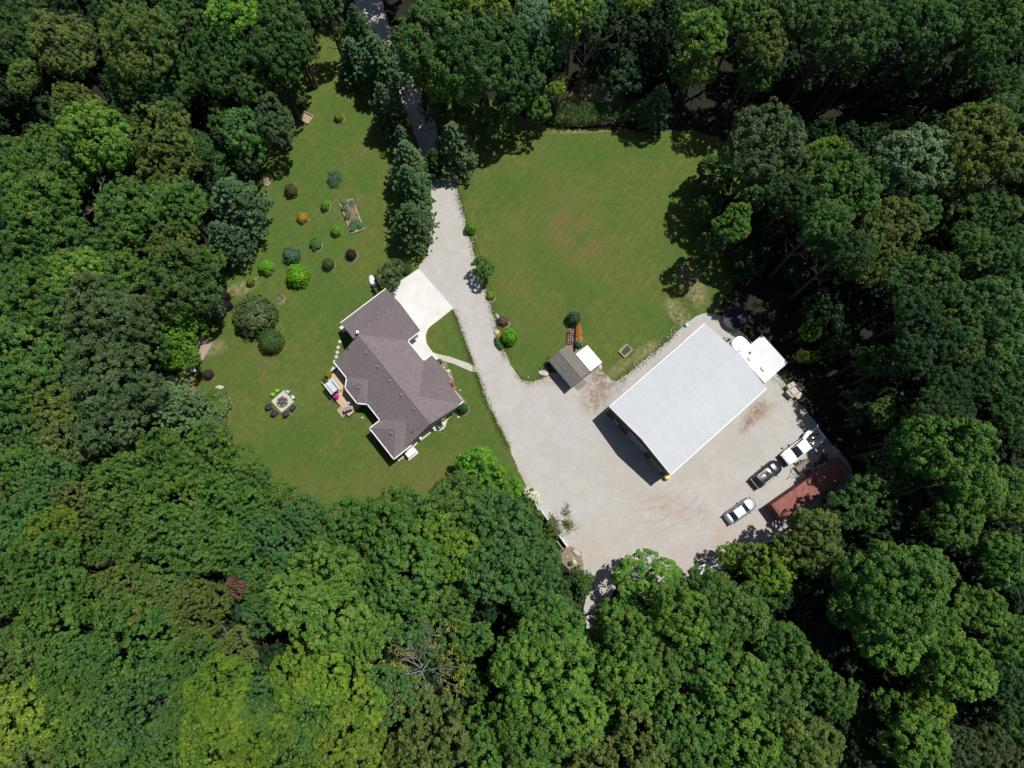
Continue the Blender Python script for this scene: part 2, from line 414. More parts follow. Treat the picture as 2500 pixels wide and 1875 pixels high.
def plan_uv(me):
    """metric UVs: u runs level along each face, v runs up its slope"""
    uvl = me.uv_layers.new(name="UVMap").data
    for p in me.polygons:
        nrm = p.normal
        a = Vector((0, 0, 1)).cross(nrm)
        if a.length < 0.05: a = Vector((1, 0, 0))
        a.normalize(); b = nrm.cross(a)
        for li in p.loop_indices:
            c = me.vertices[me.loops[li].vertex_index].co
            uvl[li].uv = (c.dot(a), c.dot(b))
def tag(o, label=None, cat=None, group=None, kind=None):
    if label: o["label"] = label
    if cat: o["category"] = cat
    if group: o["group"] = group
    if kind: o["kind"] = kind
    return o
def thing(name, label, cat, loc=(0, 0, 0), rz=0.0, group=None):
    o = bpy.data.objects.new(name, None); C.objects.link(o)
    o.empty_display_size = 0.3
    o.location = loc; o.rotation_euler = (0, 0, rz)
    return tag(o, label, cat, group)
KIDS = {}
def kids(o): return [c for c in bpy.data.objects if c.parent == o]
def copy_tree(o, parent=None, ch=None):
    c = o.copy(); C.objects.link(c); c.parent = parent
    for k in kids(o): copy_tree(k, c)
    return c
def raw_mesh(name, V, F, m):
    """fast mesh from numpy arrays of quads"""
    me = bpy.data.meshes.new(name)
    me.vertices.add(len(V)); me.vertices.foreach_set("co", V.astype(np.float32).ravel())
    nf = len(F); me.loops.add(nf * 4); me.loops.foreach_set("vertex_index", F.astype(np.int32).ravel())
    me.polygons.add(nf); me.polygons.foreach_set("loop_start", np.arange(0, nf * 4, 4, dtype=np.int32))
    me.update(); me.validate()
    me.materials.append(MATS[m])
    return me
def ragged(pts, step=0.35, amp=0.16, seed=1):
    """polygon outline broken into small uneven steps"""
    r = np.random.default_rng(seed); out = []
    n = len(pts); ph = 0.0
    for i in range(n):
        a, b = Vector(pts[i][:2]), Vector(pts[(i + 1) % n][:2])
        k = max(1, int((b - a).length / step)); nn = (b - a).normalized(); nn = Vector((-nn.y, nn.x))
        for j in range(k):
            ph += 0.5
            w = amp * (0.6 * math.sin(ph * 1.3 + seed) + 0.5 * math.sin(ph * .37)) + r.normal() * amp * .45
            q = a.lerp(b, j / k) + nn * w
            out.append((q.x, q.y))
    return out
def smooth_poly(pts, it=2):
    for _ in range(it):
        o = []
        for i in range(len(pts)):
            a, b = Vector(pts[i][:2]), Vector(pts[(i + 1) % len(pts)][:2])
            o += [a.lerp(b, .25), a.lerp(b, .75)]
        pts = o
    return pts
def sheet(name, pts, z, m, kind='structure', label=None, thick=0.0, rag=0.0, step=.35, seed=1, smooth=0):
    if smooth: pts = smooth_poly(pts, smooth)
    pts = ragged(pts, step, rag, seed) if rag else [tuple(p[:2]) for p in pts]
    b = MB()
    if thick: b.prism(pts, z - thick, z)
    else:
        tri = tessellate_polygon([[Vector((p[0], p[1], 0)) for p in pts]])
        fs = []
        for t in tri:
            q = [pts[i] for i in t]
            ar = (q[1][0] - q[0][0]) * (q[2][1] - q[0][1]) - (q[2][0] - q[0][0]) * (q[1][1] - q[0][1])
            fs.append(t if ar > 0 else t[::-1])
        b.add([(p[0], p[1], z) for p in pts], fs)
    o = b.build(name, m, uv=True)
    if kind: o["kind"] = kind
    return o

# ================================================================== THE SETTING
D = 2500 / 2212.0
def PG(l, z=0.0, k=1.0): return [G(x * k, y * k, z) for x, y in l]
def ZP(l, ox, oy, k, z=0.0): return [ZG(ox, oy, k, x, y, z) for x, y in l]
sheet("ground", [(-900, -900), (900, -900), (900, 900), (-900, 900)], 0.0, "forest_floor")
lawn_px = [(680, 40), (770, 60), (900, 100), (1000, 180), (1150, 270), (1330, 285), (1470, 280), (1530, 290), (1620, 330), (1640, 480), (1600, 600), (1560, 660), (1530, 715), (1430, 830), (1300, 860),
           (1180, 850), (1130, 1000), (1140, 1080), (1000, 1140), (700, 1150), (520, 1000), (420, 960), (380, 900), (380, 820), (400, 700), (390, 640), (470, 560), (590, 490), (520, 380), (590, 260), (640, 150)]
sheet("lawn", PG(lawn_px, k=D), 0.02, "lawn", rag=.25, smooth=1)
grav_px = [(850, -60), (862, 0), (905, 90), (945, 170), (985, 260), (1010, 320), (1030, 380), (1046, 440), (1052, 520), (1052, 600), (1034, 640), (1015, 655), (1080, 740), (1109, 756), (1124, 800), (1143, 850), (1165, 910), (1182, 965), (1212, 1030),
           (1242, 1085), (1262, 1140), (1280, 1180), (1300, 1220), (1325, 1262), (1385, 1345), (1418, 1390), (1432, 1440), (1425, 1490), (1415, 1570), (1455, 1580), (1480, 1490), (1500, 1430), (1570, 1410), (1700, 1440), (1800, 1370), (1905, 1310),
           (1990, 1270), (2090, 1180), (2070, 1120), (2010, 1065), (1990, 1030), (1965, 1000), (1925, 945), (1895, 915), (1860, 860), (1800, 800), (1772, 778), (1740, 762), (1705, 768), (1690, 778), (1665, 800), (1640, 825), (1590, 865), (1550, 900), (1513, 928), (1495, 930), (1470, 905), (1455, 892), (1420, 900), (1380, 905), (1340, 912),
           (1318, 925), (1289, 935), (1260, 917), (1242, 880), (1224, 840), (1208, 790), (1196, 740), (1180, 700), (1166, 650), (1152, 600), (1143, 560), (1130, 520), (1120, 480), (1110, 430), (1103, 400), (1095, 380), (1080, 330), (1060, 290), (1035, 240), (1010, 200), (985, 150), (955, 80), (932, 0), (920, -60)]
sheet("driveway", PG(grav_px), 0.04, "gravel", rag=.085, step=.22, smooth=2)
K1 = 5.53
pad_z = [(1340, 145), (1810, 680), (1500, 925), (1462, 965), (1440, 1030), (1437, 1090), (1450, 1160), (1500, 1235), (1615, 1370), (1545, 1410), (1420, 1500), (1130, 1190), (1210, 1010), (900, 560), (960, 480), (1110, 300)]
sheet("concrete_pad", ZP(pad_z, 780, 630, K1), 0.11, "concrete", thick=.11)
walk_z = [(1535, 1275), (1610, 1300), (1750, 1330), (1950, 1400), (2140, 1470), (2165, 1500), (2160, 1555), (2030, 1525), (1800, 1425), (1612, 1372)]
sheet("garden_path", ZP(walk_z, 780, 630, K1), 0.075, "paver", thick=.07)
sheet("front_flower_bed", ZP([(1640, 170), (1830, 185), (1838, 260), (1895, 340), (1930, 450), (1950, 560), (2060, 680), (2125, 770), (2115, 840), (2070, 890), (1990, 890), (1930, 840), (1780, 620), (1600, 300)], 760, 850, K1), 0.06, "mulch", rag=.04, step=.3)
sheet("side_gravel_strip", ZP([(1960, 850), (1850, 955), (1815, 1030), (1790, 1085), (1720, 1110), (1650, 1120), (1420, 1300), (1290, 1440), (1180, 1530), (1130, 1480), (1260, 1330), (1500, 1100), (1800, 850), (1930, 800)], 760, 850, K1), 0.05, "stone_pale", rag=.04, step=.3)
sheet("yard_corner_bed", ZP([(650, 880), (730, 850), (780, 880), (870, 930), (905, 1080), (900, 1200), (840, 1260), (760, 1230), (640, 1100), (560, 960)], 1260, 1180, K1), 0.06, "mulch", rag=.1, step=.3, seed=4)
sheet("dirt_patch", ZP([(270, 1230), (340, 1225), (420, 1255), (560, 1290), (520, 1340), (480, 1450), (430, 1540), (330, 1575), (270, 1570), (180, 1400)], 420, 600, K1), 0.035, "sand_bed", rag=.1, step=.3, seed=5)
sheet("clay_patch", ZP([(20, 400), (140, 440), (260, 400), (290, 500), (250, 620), (170, 700), (100, 650)], 420, 850, K1), 0.036, "soil", rag=.2, step=.3, seed=6)

# ================================================================== HOUSE
HU, HZ = R(-50.6), 2.9
HO = G(814.4, 885.9, HZ); HO.z = 0
hu = Vector((math.cos(HU), math.sin(HU), 0)); hv = Vector((-math.sin(HU), math.cos(HU), 0))
def HL(p):                       # world point -> house u, v
    d = Vector((p[0], p[1], 0)) - HO; return d.dot(hu), d.dot(hv)
house = thing("house", "single storey house with brown grey shingle roof and white gutters", "house", HO, HU)
KM, KG, KF = .57, .703, .55
RM = HZ + 4.9 * KM; RG = HZ + 3.97 * KG; RF = HZ + 3.93 * KF; RW = HZ + 2.7 * KM
roof_polys = [
    [(0, .1, HZ), (15.6, .1, HZ), (15.6, 5, RM), (0, 5, RM)],
    [(15.6, 9.8, HZ), (0, 9.8, HZ), (0, 5, RM - .005), (15.6, 5, RM - .005)],
    [(-4, 12, HZ), (-4, 4.2, HZ), (0, 4.2, RG), (0, 12, RG)],
    [(4, 9.8, HZ), (4, 12, HZ), (0, 12, RG - .004), (0, 5, RG - .004)],
    [(7.65, 11.05, HZ), (7.65, 9.8, HZ), (11.6, 6.0, RF), (11.6, 11.05, RF)],
    [(15.55, 9.8, HZ), (15.55, 10.35, HZ), (12.45, 10.35, HZ + 3.1 * KF), (12.45, 11.05, HZ + 3.1 * KF), (11.6, 11.05, RF - .004), (11.6, 6.0, RF - .004)],
    [(10.4, .1, HZ), (10.4, -1.65, HZ), (13.1, 1.05, RW), (13.1, 2.8, RW)],
    [(15.8, -1.65, HZ), (15.8, 1.3, HZ), (13.1, 2.8, RW - .004), (13.1, 1.05, RW - .004)],
    [(10.4, -1.65, HZ), (15.8, -1.65, HZ), (13.1, 1.05, RW - .002)],
    [(3.85, -.9, HZ), (6.6, -.9, HZ), (5.2, 1.2, 4.1)],
    [(2.85, .1, HZ), (3.85, -.9, HZ), (5.2, 1.2, 4.1)], [(2.85, .1, HZ), (5.2, 1.2, 4.1), (5.2, 2.25, 4.12)],
    [(6.6, -.9, HZ), (7.6, .1, HZ), (5.2, 1.2, 4.1)], [(7.6, .1, HZ), (5.2, 2.25, 4.115), (5.2, 1.2, 4.1)],
]
b = MB()
for poly in roof_polys:
    P = [Vector(p) for p in poly]
    nrm = Vector((0, 0, 0))
    for i in range(len(P)): nrm += P[i].cross(P[(i + 1) % len(P)])
    if nrm.z < 0: P = P[::-1]
    n_ = len(P)
    b.add([tuple(p) for p in P] + [(p.x, p.y, p.z - .09) for p in P], [tuple(range(n_)), tuple(range(2 * n_ - 1, n_ - 1, -1))] + [(i, n_ + i, n_ + (i + 1) % n_, (i + 1) % n_) for i in range(n_)])
roof = b.build("roof", "shingle_house", house, uv=True)
# ridge and valley cap strips
b = MB()
for a, c in (((0, 5, RM), (15.6, 5, RM)), ((0, 5, RG), (0, 12, RG)), ((11.6, 6, RF), (11.6, 11.05, RF)), ((13.1, 1.05, RW), (13.1, 2.8, RW)), ((10.4, -1.65, HZ), (13.1, 1.05, RW)), ((15.8, -1.65, HZ), (13.1, 1.05, RW)),
             ((4, 9.8, HZ), (0, 5, RG)), ((7.65, 9.8, HZ), (11.6, 6, RF)), ((15.55, 9.8, HZ), (11.6, 6, RF)), ((10.4, .1, HZ), (13.1, 2.8, RW)), ((7.6, .1, HZ), (5.2, 2.2, 4.1)), ((2.85, .1, HZ), (5.2, 2.2, 4.1)), ((3.85, -.9, HZ), (5.2, 1.2, 4.1)), ((6.6, -.9, HZ), (5.2, 1.2, 4.1))):
    b.tube([a, c], .055, 6)
mat("ridge_cap", (0.22, 0.19, 0.19), 0.9, var=.15, scale=4)
b.build("ridge_cap", "ridge_cap", roof)
# walls
def pent(b, ax, c0, c1, half0, half1, s0, s1, zr, z=HZ - .12, kk=None):
    """gabled block: section across [half0, half1], extruded from s0 to s1"""
    mid = (half0 + half1) / 2
    sec = [(half0, 0), (half1, 0), (half1, z), (mid, zr), (half0, z)]
    r = []
    for s_ in (s0, s1):
        r.append([(s_, h, zz) if ax == 'u' else (h, s_, zz) for h, zz in sec])
    if ax != 'u': r = r[::-1]
    b.loft(r[::-1] if ax == 'u' else r[::-1])
b = MB()
pent(b, 'u', 0, 0, .5, 9.4, .35, 15.4, RM - .25)
pent(b, 'v', 0, 0, -3.55, 3.6, 4.6, 11.55, RG - .35)
pent(b, 'v', 0, 0, 8.05, 15.1, 9.0, 10.0, RF - .3)
b.box(8.05, 12.1, 10.0, 10.65, 0, HZ - .12)
b.box(10.8, 15.45, -1.25, .6, 0, HZ - .11)
b.prism([(3.15, .6), (4.0, -.5), (6.45, -.5), (7.3, .6)], 0, HZ - .13)
walls = b.build("wall", "siding_sage", house, uv=True)
b = MB(); b.box(.30, 15.46, .44, 9.46, 0, .22); b.box(10.75, 15.51, -1.31, .5, 0, .21)
b.build("foundation", "concrete", house)
# gutters and white rake boards
edges = [((-4, 12), (-4, 4.2)), ((0, .1), (2.85, .1)), ((2.85, .1), (3.85, -.9)), ((3.85, -.9), (6.6, -.9)), ((6.6, -.9), (7.6, .1)), ((7.6, .1), (10.4, .1)), ((10.4, .1), (10.4, -1.65)), ((10.4, -1.65), (15.8, -1.65)),
         ((15.8, -1.65), (15.8, 1.3)), ((15.55, 8.97), (15.55, 10.35)), ((4, 12), (4, 9.8)), ((4, 9.8), (7.65, 9.8)), ((7.65, 9.8), (7.65, 11.05))]
for p, q in edges:
    p, q = Vector(p), Vector(q); d = (q - p); L = d.length; a = math.atan2(d.y, d.x)
    MB().at(p.x, p.y, 0, a).box(-.06, L + .06, -.07, .07, HZ - .13, HZ + .035).build("gutter", "white_paint", house)
rakes = [((15.62, 10.37, HZ), (13.9, 10.37, HZ + 1.65 * KF), 1), ((12.47, 11.08, HZ + 3.1 * KF), (11.75, 11.08, RF - .05), 1), ((7.65, 11.08, HZ), (11.6, 11.08, RF), 0), ((-4, 12.03, HZ), (0, 12.03, RG), 0), ((4, 12.03, HZ), (0, 12.03, RG), 0),
         ((-.02, .1, HZ), (-.02, 4.2, HZ + 4.1 * KM), 0), ((15.62, 1.4, HZ + 1.3 * KM), (15.62, 5, RM), 0), ((15.62, 9.6, HZ), (15.62, 5, RM), 0), ((-4, 4.17, HZ), (-.02, 4.17, RG), 0)]
for p, q, wh in rakes:
    v = Vector(p); w = Vector(q)
    MB().tube([v - Vector((0, 0, .07)), w - Vector((0, 0, .07))], .055 if wh else .04, 4).build("rake_board", "white_paint" if wh else "ridge_cap", house)
# windows / doors
def window(parent, x0, x1, z0, z1, at, rz, name="window", fm="white_paint", pane="glass_dark"):
    b = MB().at(at[0], at[1], 0, rz)
    b.box(x0, x1, -.03, .05, z0, z1)
    o = b.build(name, fm, parent)
    w2 = (x1 - x0); nn = 2 if w2 > 1.1 else 1
    b = MB().at(at[0], at[1], 0, rz)
    for i in range(nn):
        a = x0 + .07 + i * (w2 - .07) / nn; c = a + (w2 - .07) / nn - .07
        b.box(a, c, .052, .058, z0 + .07, z1 - .07)
    b.build("pane", pane, o)
    return o
for x0, x1 in ((3.6, 4.8), (6.9, 7.6)):
    window(house, x0, x1, 1.0, 2.2, (15.15, 0, 0)[:2] + (0,), R(90)) if False else None
def win_u(uface, v0, v1, z0, z1, sgn=1, **k):   # window in a wall of constant u, facing +u or -u
    return window(house, v0, v1, z0, z1, (uface, 0), R(90), **k) if sgn < 0 else window(house, -v1, -v0, z0, z1, (uface, 0), R(-90), **k)
def win_v(vface, u0, u1, z0, z1, sgn=1, **k):
    return window(house, u0, u1, z0, z1, (0, vface), 0, **k) if sgn > 0 else window(house, -u1, -u0, z0, z1, (0, vface), R(180), **k)
win_u(15.4, 2.3, 3.7, .95, 2.3); win_u(15.4, 6.6, 7.9, .95, 2.3)
MB().box(15.39, 15.43, .55, 9.35, 2.62, 2.74).build("wall_band", "door_grey", house)  # darker band along the top of this side wall
win_v(-1.25, 12.2, 14.0, .9, 2.3, -1); win_v(-.5, 4.4, 6.1, .15, 2.25, -1); win_v(.5, 1.0, 2.2, 1.0, 2.3, -1); win_v(.5, 8.3, 9.6, .15, 2.2, -1)
win_v(10.65, 8.8, 11.2, .8, 2.3, 1); win_v(9.4, 4.6, 5.5, 1.0, 2.2, 1)
win_v(11.55, -3.0, -.4, .12, 2.4, 1, name="garage_door", pane="white_paint"); win_v(11.55, .3, 2.9, .12, 2.4, 1, name="garage_door", pane="white_paint")
b = MB(); b.box(6.0, 6.95, 9.38, 9.45, .12, 2.2); dr = b.build("front_door", "door_grey", house)
b = MB(); b.lathe([(.03, 0), (.03, .06)], 8); k_ = b.build("handle", "chrome", dr); k_.location = (6.1, 9.46, 1.1); k_.rotation_euler = (R(90), 0, 0)
# roof vents
mat("vent_brown", (0.20, 0.18, 0.17), 0.7)
vents = [(740, 60), (900, 250), (1060, 440), (1220, 630), (1390, 825)]
vl = [HL(ZG(760, 850, K1, x, y, 5.35)) for x, y in vents]
vl += [HL(ZG(760, 850, K1, 635, 528, 3.9)), HL(ZG(760, 850, K1, 1090, 1148, 4.0))]
vl += [HL(ZG(780, 630, K1, x, y, 5.4)) for x, y in ((915, 722), (795, 820), (672, 915))]
def roof_z(u, v):
    z = 0
    if 0 <= u <= 15.6: z = HZ + min(v - .1, 9.8 - v) * KM
    if -4 <= u <= 4 and v > 4.2: z = max(z, HZ + (4 - abs(u)) * KG) if u < 0 or v > 5 + (u / 4) * 4.8 else z
    if 10.4 <= u <= 15.8 and v < 2.9: z = max(z, HZ + min(u - 10.4, 15.8 - u, v + 1.65) * KM)
    if 2.9 < u < 7.5 and v < 2.3: z = max(z, min(HZ + (v + .9) * KM, 4.1))
    return z
for u_, v_ in vl:
    z_ = roof_z(u_, v_)
    MB().at(u_, v_, z_).box(-.16, .16, -.16, .16, -.05, .18, .02).build("roof_vent", "vent_brown", house)
for (u_, v_), hh, rr, mm in ((HL(ZG(760, 850, K1, 1380, 1128, 4.2)), .35, .06, "dark_metal"), (HL(ZG(780, 630, K1, 398, 1232, 4.0)), .3, .06, "dark_metal"), (HL(ZG(780, 630, K1, 517, 1003, 6.2)), .9, .13, "white_paint")):
    z_ = roof_z(u_, v_)
    MB().at(u_, v_, z_ - .1).lathe([(rr, 0), (rr, hh), (rr * 1.6, hh + .02), (rr * 1.6, hh + .1), (.02, hh + .14)], 10).build("flue_pipe", mm, house)

# things along the house's side wall
def hp(x, y, z=0.0): return ZG(760, 850, K1, x, y, z)
def air_con(loc, rz, label):
    t = thing("air_conditioner", label, "air conditioner", loc, rz)
    MB().box(-.42, .42, -.42, .42, .06, .78, 0, .06).build("casing", "grey_metal", t)
    MB().box(-.55, .55, -.55, .55, 0, .06).build("base_pad", "concrete", t)
    b = MB()
    for r_ in (.33, .25, .17): 
        b.tube([(r_ * math.cos(a * math.pi / 8), r_ * math.sin(a * math.pi / 8), .80) for a in range(17)], .012, 4)
    b.build("fan_grille", "black_plastic", t)
    MB().at(0, 0, .785).lathe([(.36, 0), (.36, .01)], 16).build("fan_well", "black_plastic", t)
    return t
p_ = hp(1735, 1035, .8); air_con((p_.x, p_.y, .05), HU, "square grey air conditioner with round fan standing by the house wall")
p_ = hp(1345, 1420, .5)
t = thing("generator", "white metal standby generator beside the rear corner of the house", "generator", (p_.x, p_.y, .05), HU + R(90))
MB().box(-.85, .85, -.55, .55, 0, .1).build("base_slab", "concrete", t)
MB().box(-.62, .62, -.36, .36, .1, .95, .03, .05).build("housing", "white_paint", t)
MB().box(-.66, .66, -.40, .40, .955, 1.02, .04).build("lid", "white_roof", t)
for i, (x, y, lb) in enumerate(((1470, 1205, "small white utility box on the side wall of the house"), (1645, 1060, "small white meter box next to the air conditioner"))):
    p_ = hp(x, y, 1.2); u_, v_ = HL(p_)
    t = thing("utility_box", lb, "utility box", HO + hu * 15.47 + hv * v_ + Vector((0, 0, .9)), HU)
    MB().box(-.03, .22, -.17, .17, 0, .5).build("box", "white_paint", t); MB().box(.222, .235, -.14, .14, .05, .45).build("cover", "galvanised", t)
p_ = hp(1860, 905, .4)
t = thing("hose_reel", "dark blue hose reel box by the house side wall", "hose reel", (p_.x, p_.y, .05), HU + R(90))
MB().box(-.42, .42, -.2, .2, .02, .5, .02, .04).build("box", "navy_cushion", t); MB().box(-.43, .43, -.21, .21, .505, .55, .03).build("lid", "black_plastic", t)
p_ = hp(1800, 945, .3)
t = thing("watering_can", "dark metal watering can standing between hose reel and air conditioner", "watering can", (p_.x, p_.y, .05))
MB().lathe([(.13, 0), (.15, .28), (.10, .33)], 12).build("can", "dark_metal", t); MB().tube([(.12, 0, .08), (.3, 0, .22), (.42, 0, .36)], .025).build("spout", "dark_metal", t)
MB().tube([(-.1, 0, .3), (-.2, 0, .4), (-.24, 0, .25), (-.14, 0, .1)], .015).build("handle", "dark_metal", t)

# ------------------------------------------------------------------ deck, steps, swing canopy, deck furniture
K2 = 13.825
def dp(x, y, z=.55): return ZG(760, 900, K2, x, y, z)
deck = thing("wooden_deck", "pale timber deck along the back of the house with three steps", "deck", (HO.x, HO.y, 0), HU)
dz = .55
dl = [HL(dp(x, y)) for x, y in ((640, 190), (980, 20), (1240, 300), (1160, 640), (1560, 1180), (1465, 1420), (1270, 1590), (690, 880), (400, 540))]
dl = [(0.35, -3.08), (0.35, .5), (3.1, .55), (3.95, -.52), (6.5, -.52), (6.62, -3.0)]
b = MB(); b.prism(dl, dz - .05, dz); b.build("deck_boards", "deck_wood", deck, uv=True)
b = MB()
for i in range(len(dl)):
    p, q = Vector(dl[i]), Vector(dl[(i + 1) % len(dl)])
    if p.y > .4 and q.y > .4: continue
    d = q - p; a = math.atan2(d.y, d.x)
    b.at(p.x, p.y, 0, a).box(0, d.length, .02, .06, .05, dz - .055)
b.build("skirt", "wood_old", deck)
for i in range(3):
    z_ = dz - .15 * (i + 1)
    MB().box(4.75, 6.1, -3.06 - .24 * (i + 1), -3.10 - .24 * i, z_ - .04, z_).build("step", "deck_wood", deck, uv=True)
p_ = HO + hu * 2.27 + hv * -2.2
sw = thing("patio_swing", "garden swing seat under a pale grey three panel canopy", "patio swing", (p_.x, p_.y, dz), HU)
for y0, y1, zz in ((-.78, -.50, 1.52), (-.42, .36, 1.62), (.46, .74, 1.52)):
    MB().box(-.88, .88, y0, y1, zz - .03, zz, .02).build("canopy_panel", "canopy_grey", sw)
for s_ in (-1, 1):
    MB().tube([(s_ * .84, -.75, 0), (s_ * .84, -.05, 1.56), (s_ * .84, .68, 0)], .03).build("side_frame", "dark_metal", sw)
MB().tube([(-.9, -.05, 1.56), (.9, -.05, 1.56)], .03).build("cross_bar", "dark_metal", sw)
MB().box(-.72, .72, -.35, .2, .42, .52).build("seat", "navy_cushion", sw)
MB().at(0, .25, .5, 0, R(-15)).box(-.72, .72, -.04, .06, 0, .5).build("backrest", "navy_cushion", sw)
p_ = dp(840, 940, 1.1)
pot = thing("flower_pot", "pot of bright pink and purple flowers on the deck", "flower pot", (p_.x, p_.y, dz))
MB().lathe([(.16, 0), (.22, .38), (.20, .38), (.19, .32)], 14).build("pot", "terracotta", pot)
FLOWER_JOBS = [(pot, (0, 0, .42), .34, [(.72, .04, .30), (.42, .04, .50)], 60)]
p_ = dp(1275, 1370, .9)
gr = thing("barbecue", "grey barbecue with side shelves at the end of the deck", "barbecue", (p_.x, p_.y, dz), HU + R(70))
MB().box(-.35, .35, -.28, .28, .35, .85, .01, .04).build("firebox", "dark_metal", gr)
MB().loft([[(-.36, .28 * math.cos(a * math.pi / 6), .86 + .22 * math.sin(a * math.pi / 6)) for a in range(7)], [(.36, .28 * math.cos(a * math.pi / 6), .86 + .22 * math.sin(a * math.pi / 6)) for a in range(7)]]).build("lid", "grey_metal", gr)
for s_ in (-1, 1): MB().box(min(s_ * .36, s_ * .66), max(s_ * .36, s_ * .66), -.24, .24, .8, .84).build("side_shelf", "grey_metal", gr)
for x in (-.3, .3):
    for y in (-.23, .23): MB().box(x - .02, x + .02, y - .02, y + .02, 0, .35).build("leg", "dark_metal", gr)
p_ = dp(1290, 1145, .9)
t = thing("side_table", "small white side table in the shade of the deck wall", "side table", (p_.x, p_.y, dz))
MB().lathe([(.2, .42), (.2, .45)], 16).build("table_top", "white_paint", t); MB().lathe([(.02, .02), (.02, .42)], 8).build("stem", "white_paint", t); MB().lathe([(.14, 0), (.12, .02)], 12).build("foot", "white_paint", t)
# stepping stones, each a slab of its own
ss = [(275, 1127), (252, 1205), (240, 1272), (227, 1332), (205, 1400), (185, 1490), (172, 1520)]
first = None
for i, (x, y) in enumerate(ss):
    p_ = ZG(780, 630, K1, x, y, .05)
    if first is None:
        first = MB().box(-.23, .23, -.23, .23, 0, .06, .02).build("stepping_stone", "stone_pale"); o = first
    else: o = first.copy(); C.objects.link(o)
    o.location = (p_.x, p_.y, .01); o.rotation_euler = (0, 0, .15 * i)
    tag(o, "square pale stepping stone, %s from the top of the row by the house" % ["first", "second", "third", "fourth", "fifth", "sixth", "seventh"][i], "stepping stone", "stepping stones along the back of the house")
p_ = ZG(780, 630, K1, 328, 945, .1)
o = MB().box(-.5, .5, -.45, .45, 0, .14, .01).build("doorstep", "concrete"); o.location = (p_.x, p_.y, .01); o.rotation_euler = (0, 0, HU); tag(o, "pale concrete doorstep slab at the garage's back corner", "doorstep")

# ================================================================== BIG METAL BARN
BE, BR_ = 4.85, 6.35
cN, cE, cS, cW = G(1720, 790.1, BE), G(1871.4, 949.2, BE), G(1638, 1158.5, BE), G(1487.1, 993.1, BE)
bc = (cN + cE + cS + cW) / 4
BA = R(40.7)
BL = ((cN - cW).length + (cE - cS).length) / 2; BW = ((cN - cE).length + (cS - cW).length) / 2
barn = thing("metal_barn", "large barn with pale ribbed metal roof and dark brown walls", "barn", (bc.x, bc.y, 0), BA)
hl, hw = BL / 2, BW / 2
b = MB()
slope = (BR_ - BE) / hw; nr = int(BL / .235)
for s_ in (-1, 1):      # ribbed roof sheet: a small raised rib every 0.23 m
    xs, zs = [], []
    for i in range(nr):
        x = -hl + i * BL / nr; w = BL / nr
        xs += [x, x + w * .38, x + w * .5, x + w * .62]; zs += [0, 0, .026, 0]
    xs.append(hl); zs.append(0)
    top = [(x, 0, BR_ + z) for x, z in zip(xs, zs)]; bot = [(x, s_ * hw, BE + z) for x, z in zip(xs, zs)]
    n_ = len(xs); und = [(x, y, z - .1) for x, y, z in (top[0], top[-1], bot[-1], bot[0])]
    fs = [((i, i + 1, n_ + i + 1, n_ + i) if s_ < 0 else (i, n_ + i, n_ + i + 1, i + 1)) for i in range(n_ - 1)]
    b.add(top + bot, [f[::-1] for f in fs])
    b.add([top[0], top[-1], bot[-1], bot[0]] + und, [(4, 5, 6, 7), (0, 3, 7, 4), (1, 5, 6, 2), (3, 2, 6, 7)])
broof = b.build("roof", "metal_roof", barn)
MB().add([(-hl, -.22, BR_ - .02), (-hl, 0, BR_ + .055), (-hl, .22, BR_ - .02), (hl, -.22, BR_ - .02), (hl, 0, BR_ + .055), (hl, .22, BR_ - .02)], [(0, 3, 4, 1), (1, 4, 5, 2), (0, 1, 2), (3, 5, 4)]).build("ridge_cap", "metal_roof", barn)
b = MB()
for s_ in (-1, 1):
    for row in (.05, .34, .66, .96):
        for i in range(0, nr, 3):
            x = -hl + (i + .2) * BL / nr; y = s_ * hw * row; z = BR_ - abs(y) * slope
            b.at(x, y, z + .012).box(-.03, .03, -.02, .02, 0, .012)
b.build("screw_line", "fastener", broof)["kind"] = "stuff"
for s_ in (-1, 1): MB().box(-hl, hl, s_ * hw - .05, s_ * hw + .05, BE - .12, BE + .05).build("eave_trim", "white_paint", barn)
for e in (-1, 1):
    for s_ in (-1, 1): MB().tube([(e * (hl + .01), s_ * hw, BE), (e * (hl + .01), 0, BR_)], .06, 4).build("rake_trim", "white_paint", barn)
wl, ww = hl - .05, hw - .08
b = MB(); sec = [(-ww, 0), (ww, 0), (ww, BE - .15), (0, BR_ - .15), (-ww, BE - .15)]
b.loft([[(x, y, z) for y, z in sec] for x in (wl, -wl)][::-1]); b.build("wall", "siding_brown", barn, uv=True)
MB().box(-wl - .13, wl + .06, -ww - .06, ww + .06, 0, .18).build("base_trim", "galvanised", barn)
for e in (-1, 1):
    for s_ in (-1, 1): MB().box(e * wl - .05, e * wl + .05, s_ * ww - .05, s_ * ww + .05, .18, BE - .2).build("corner_trim", "galvanised", barn)
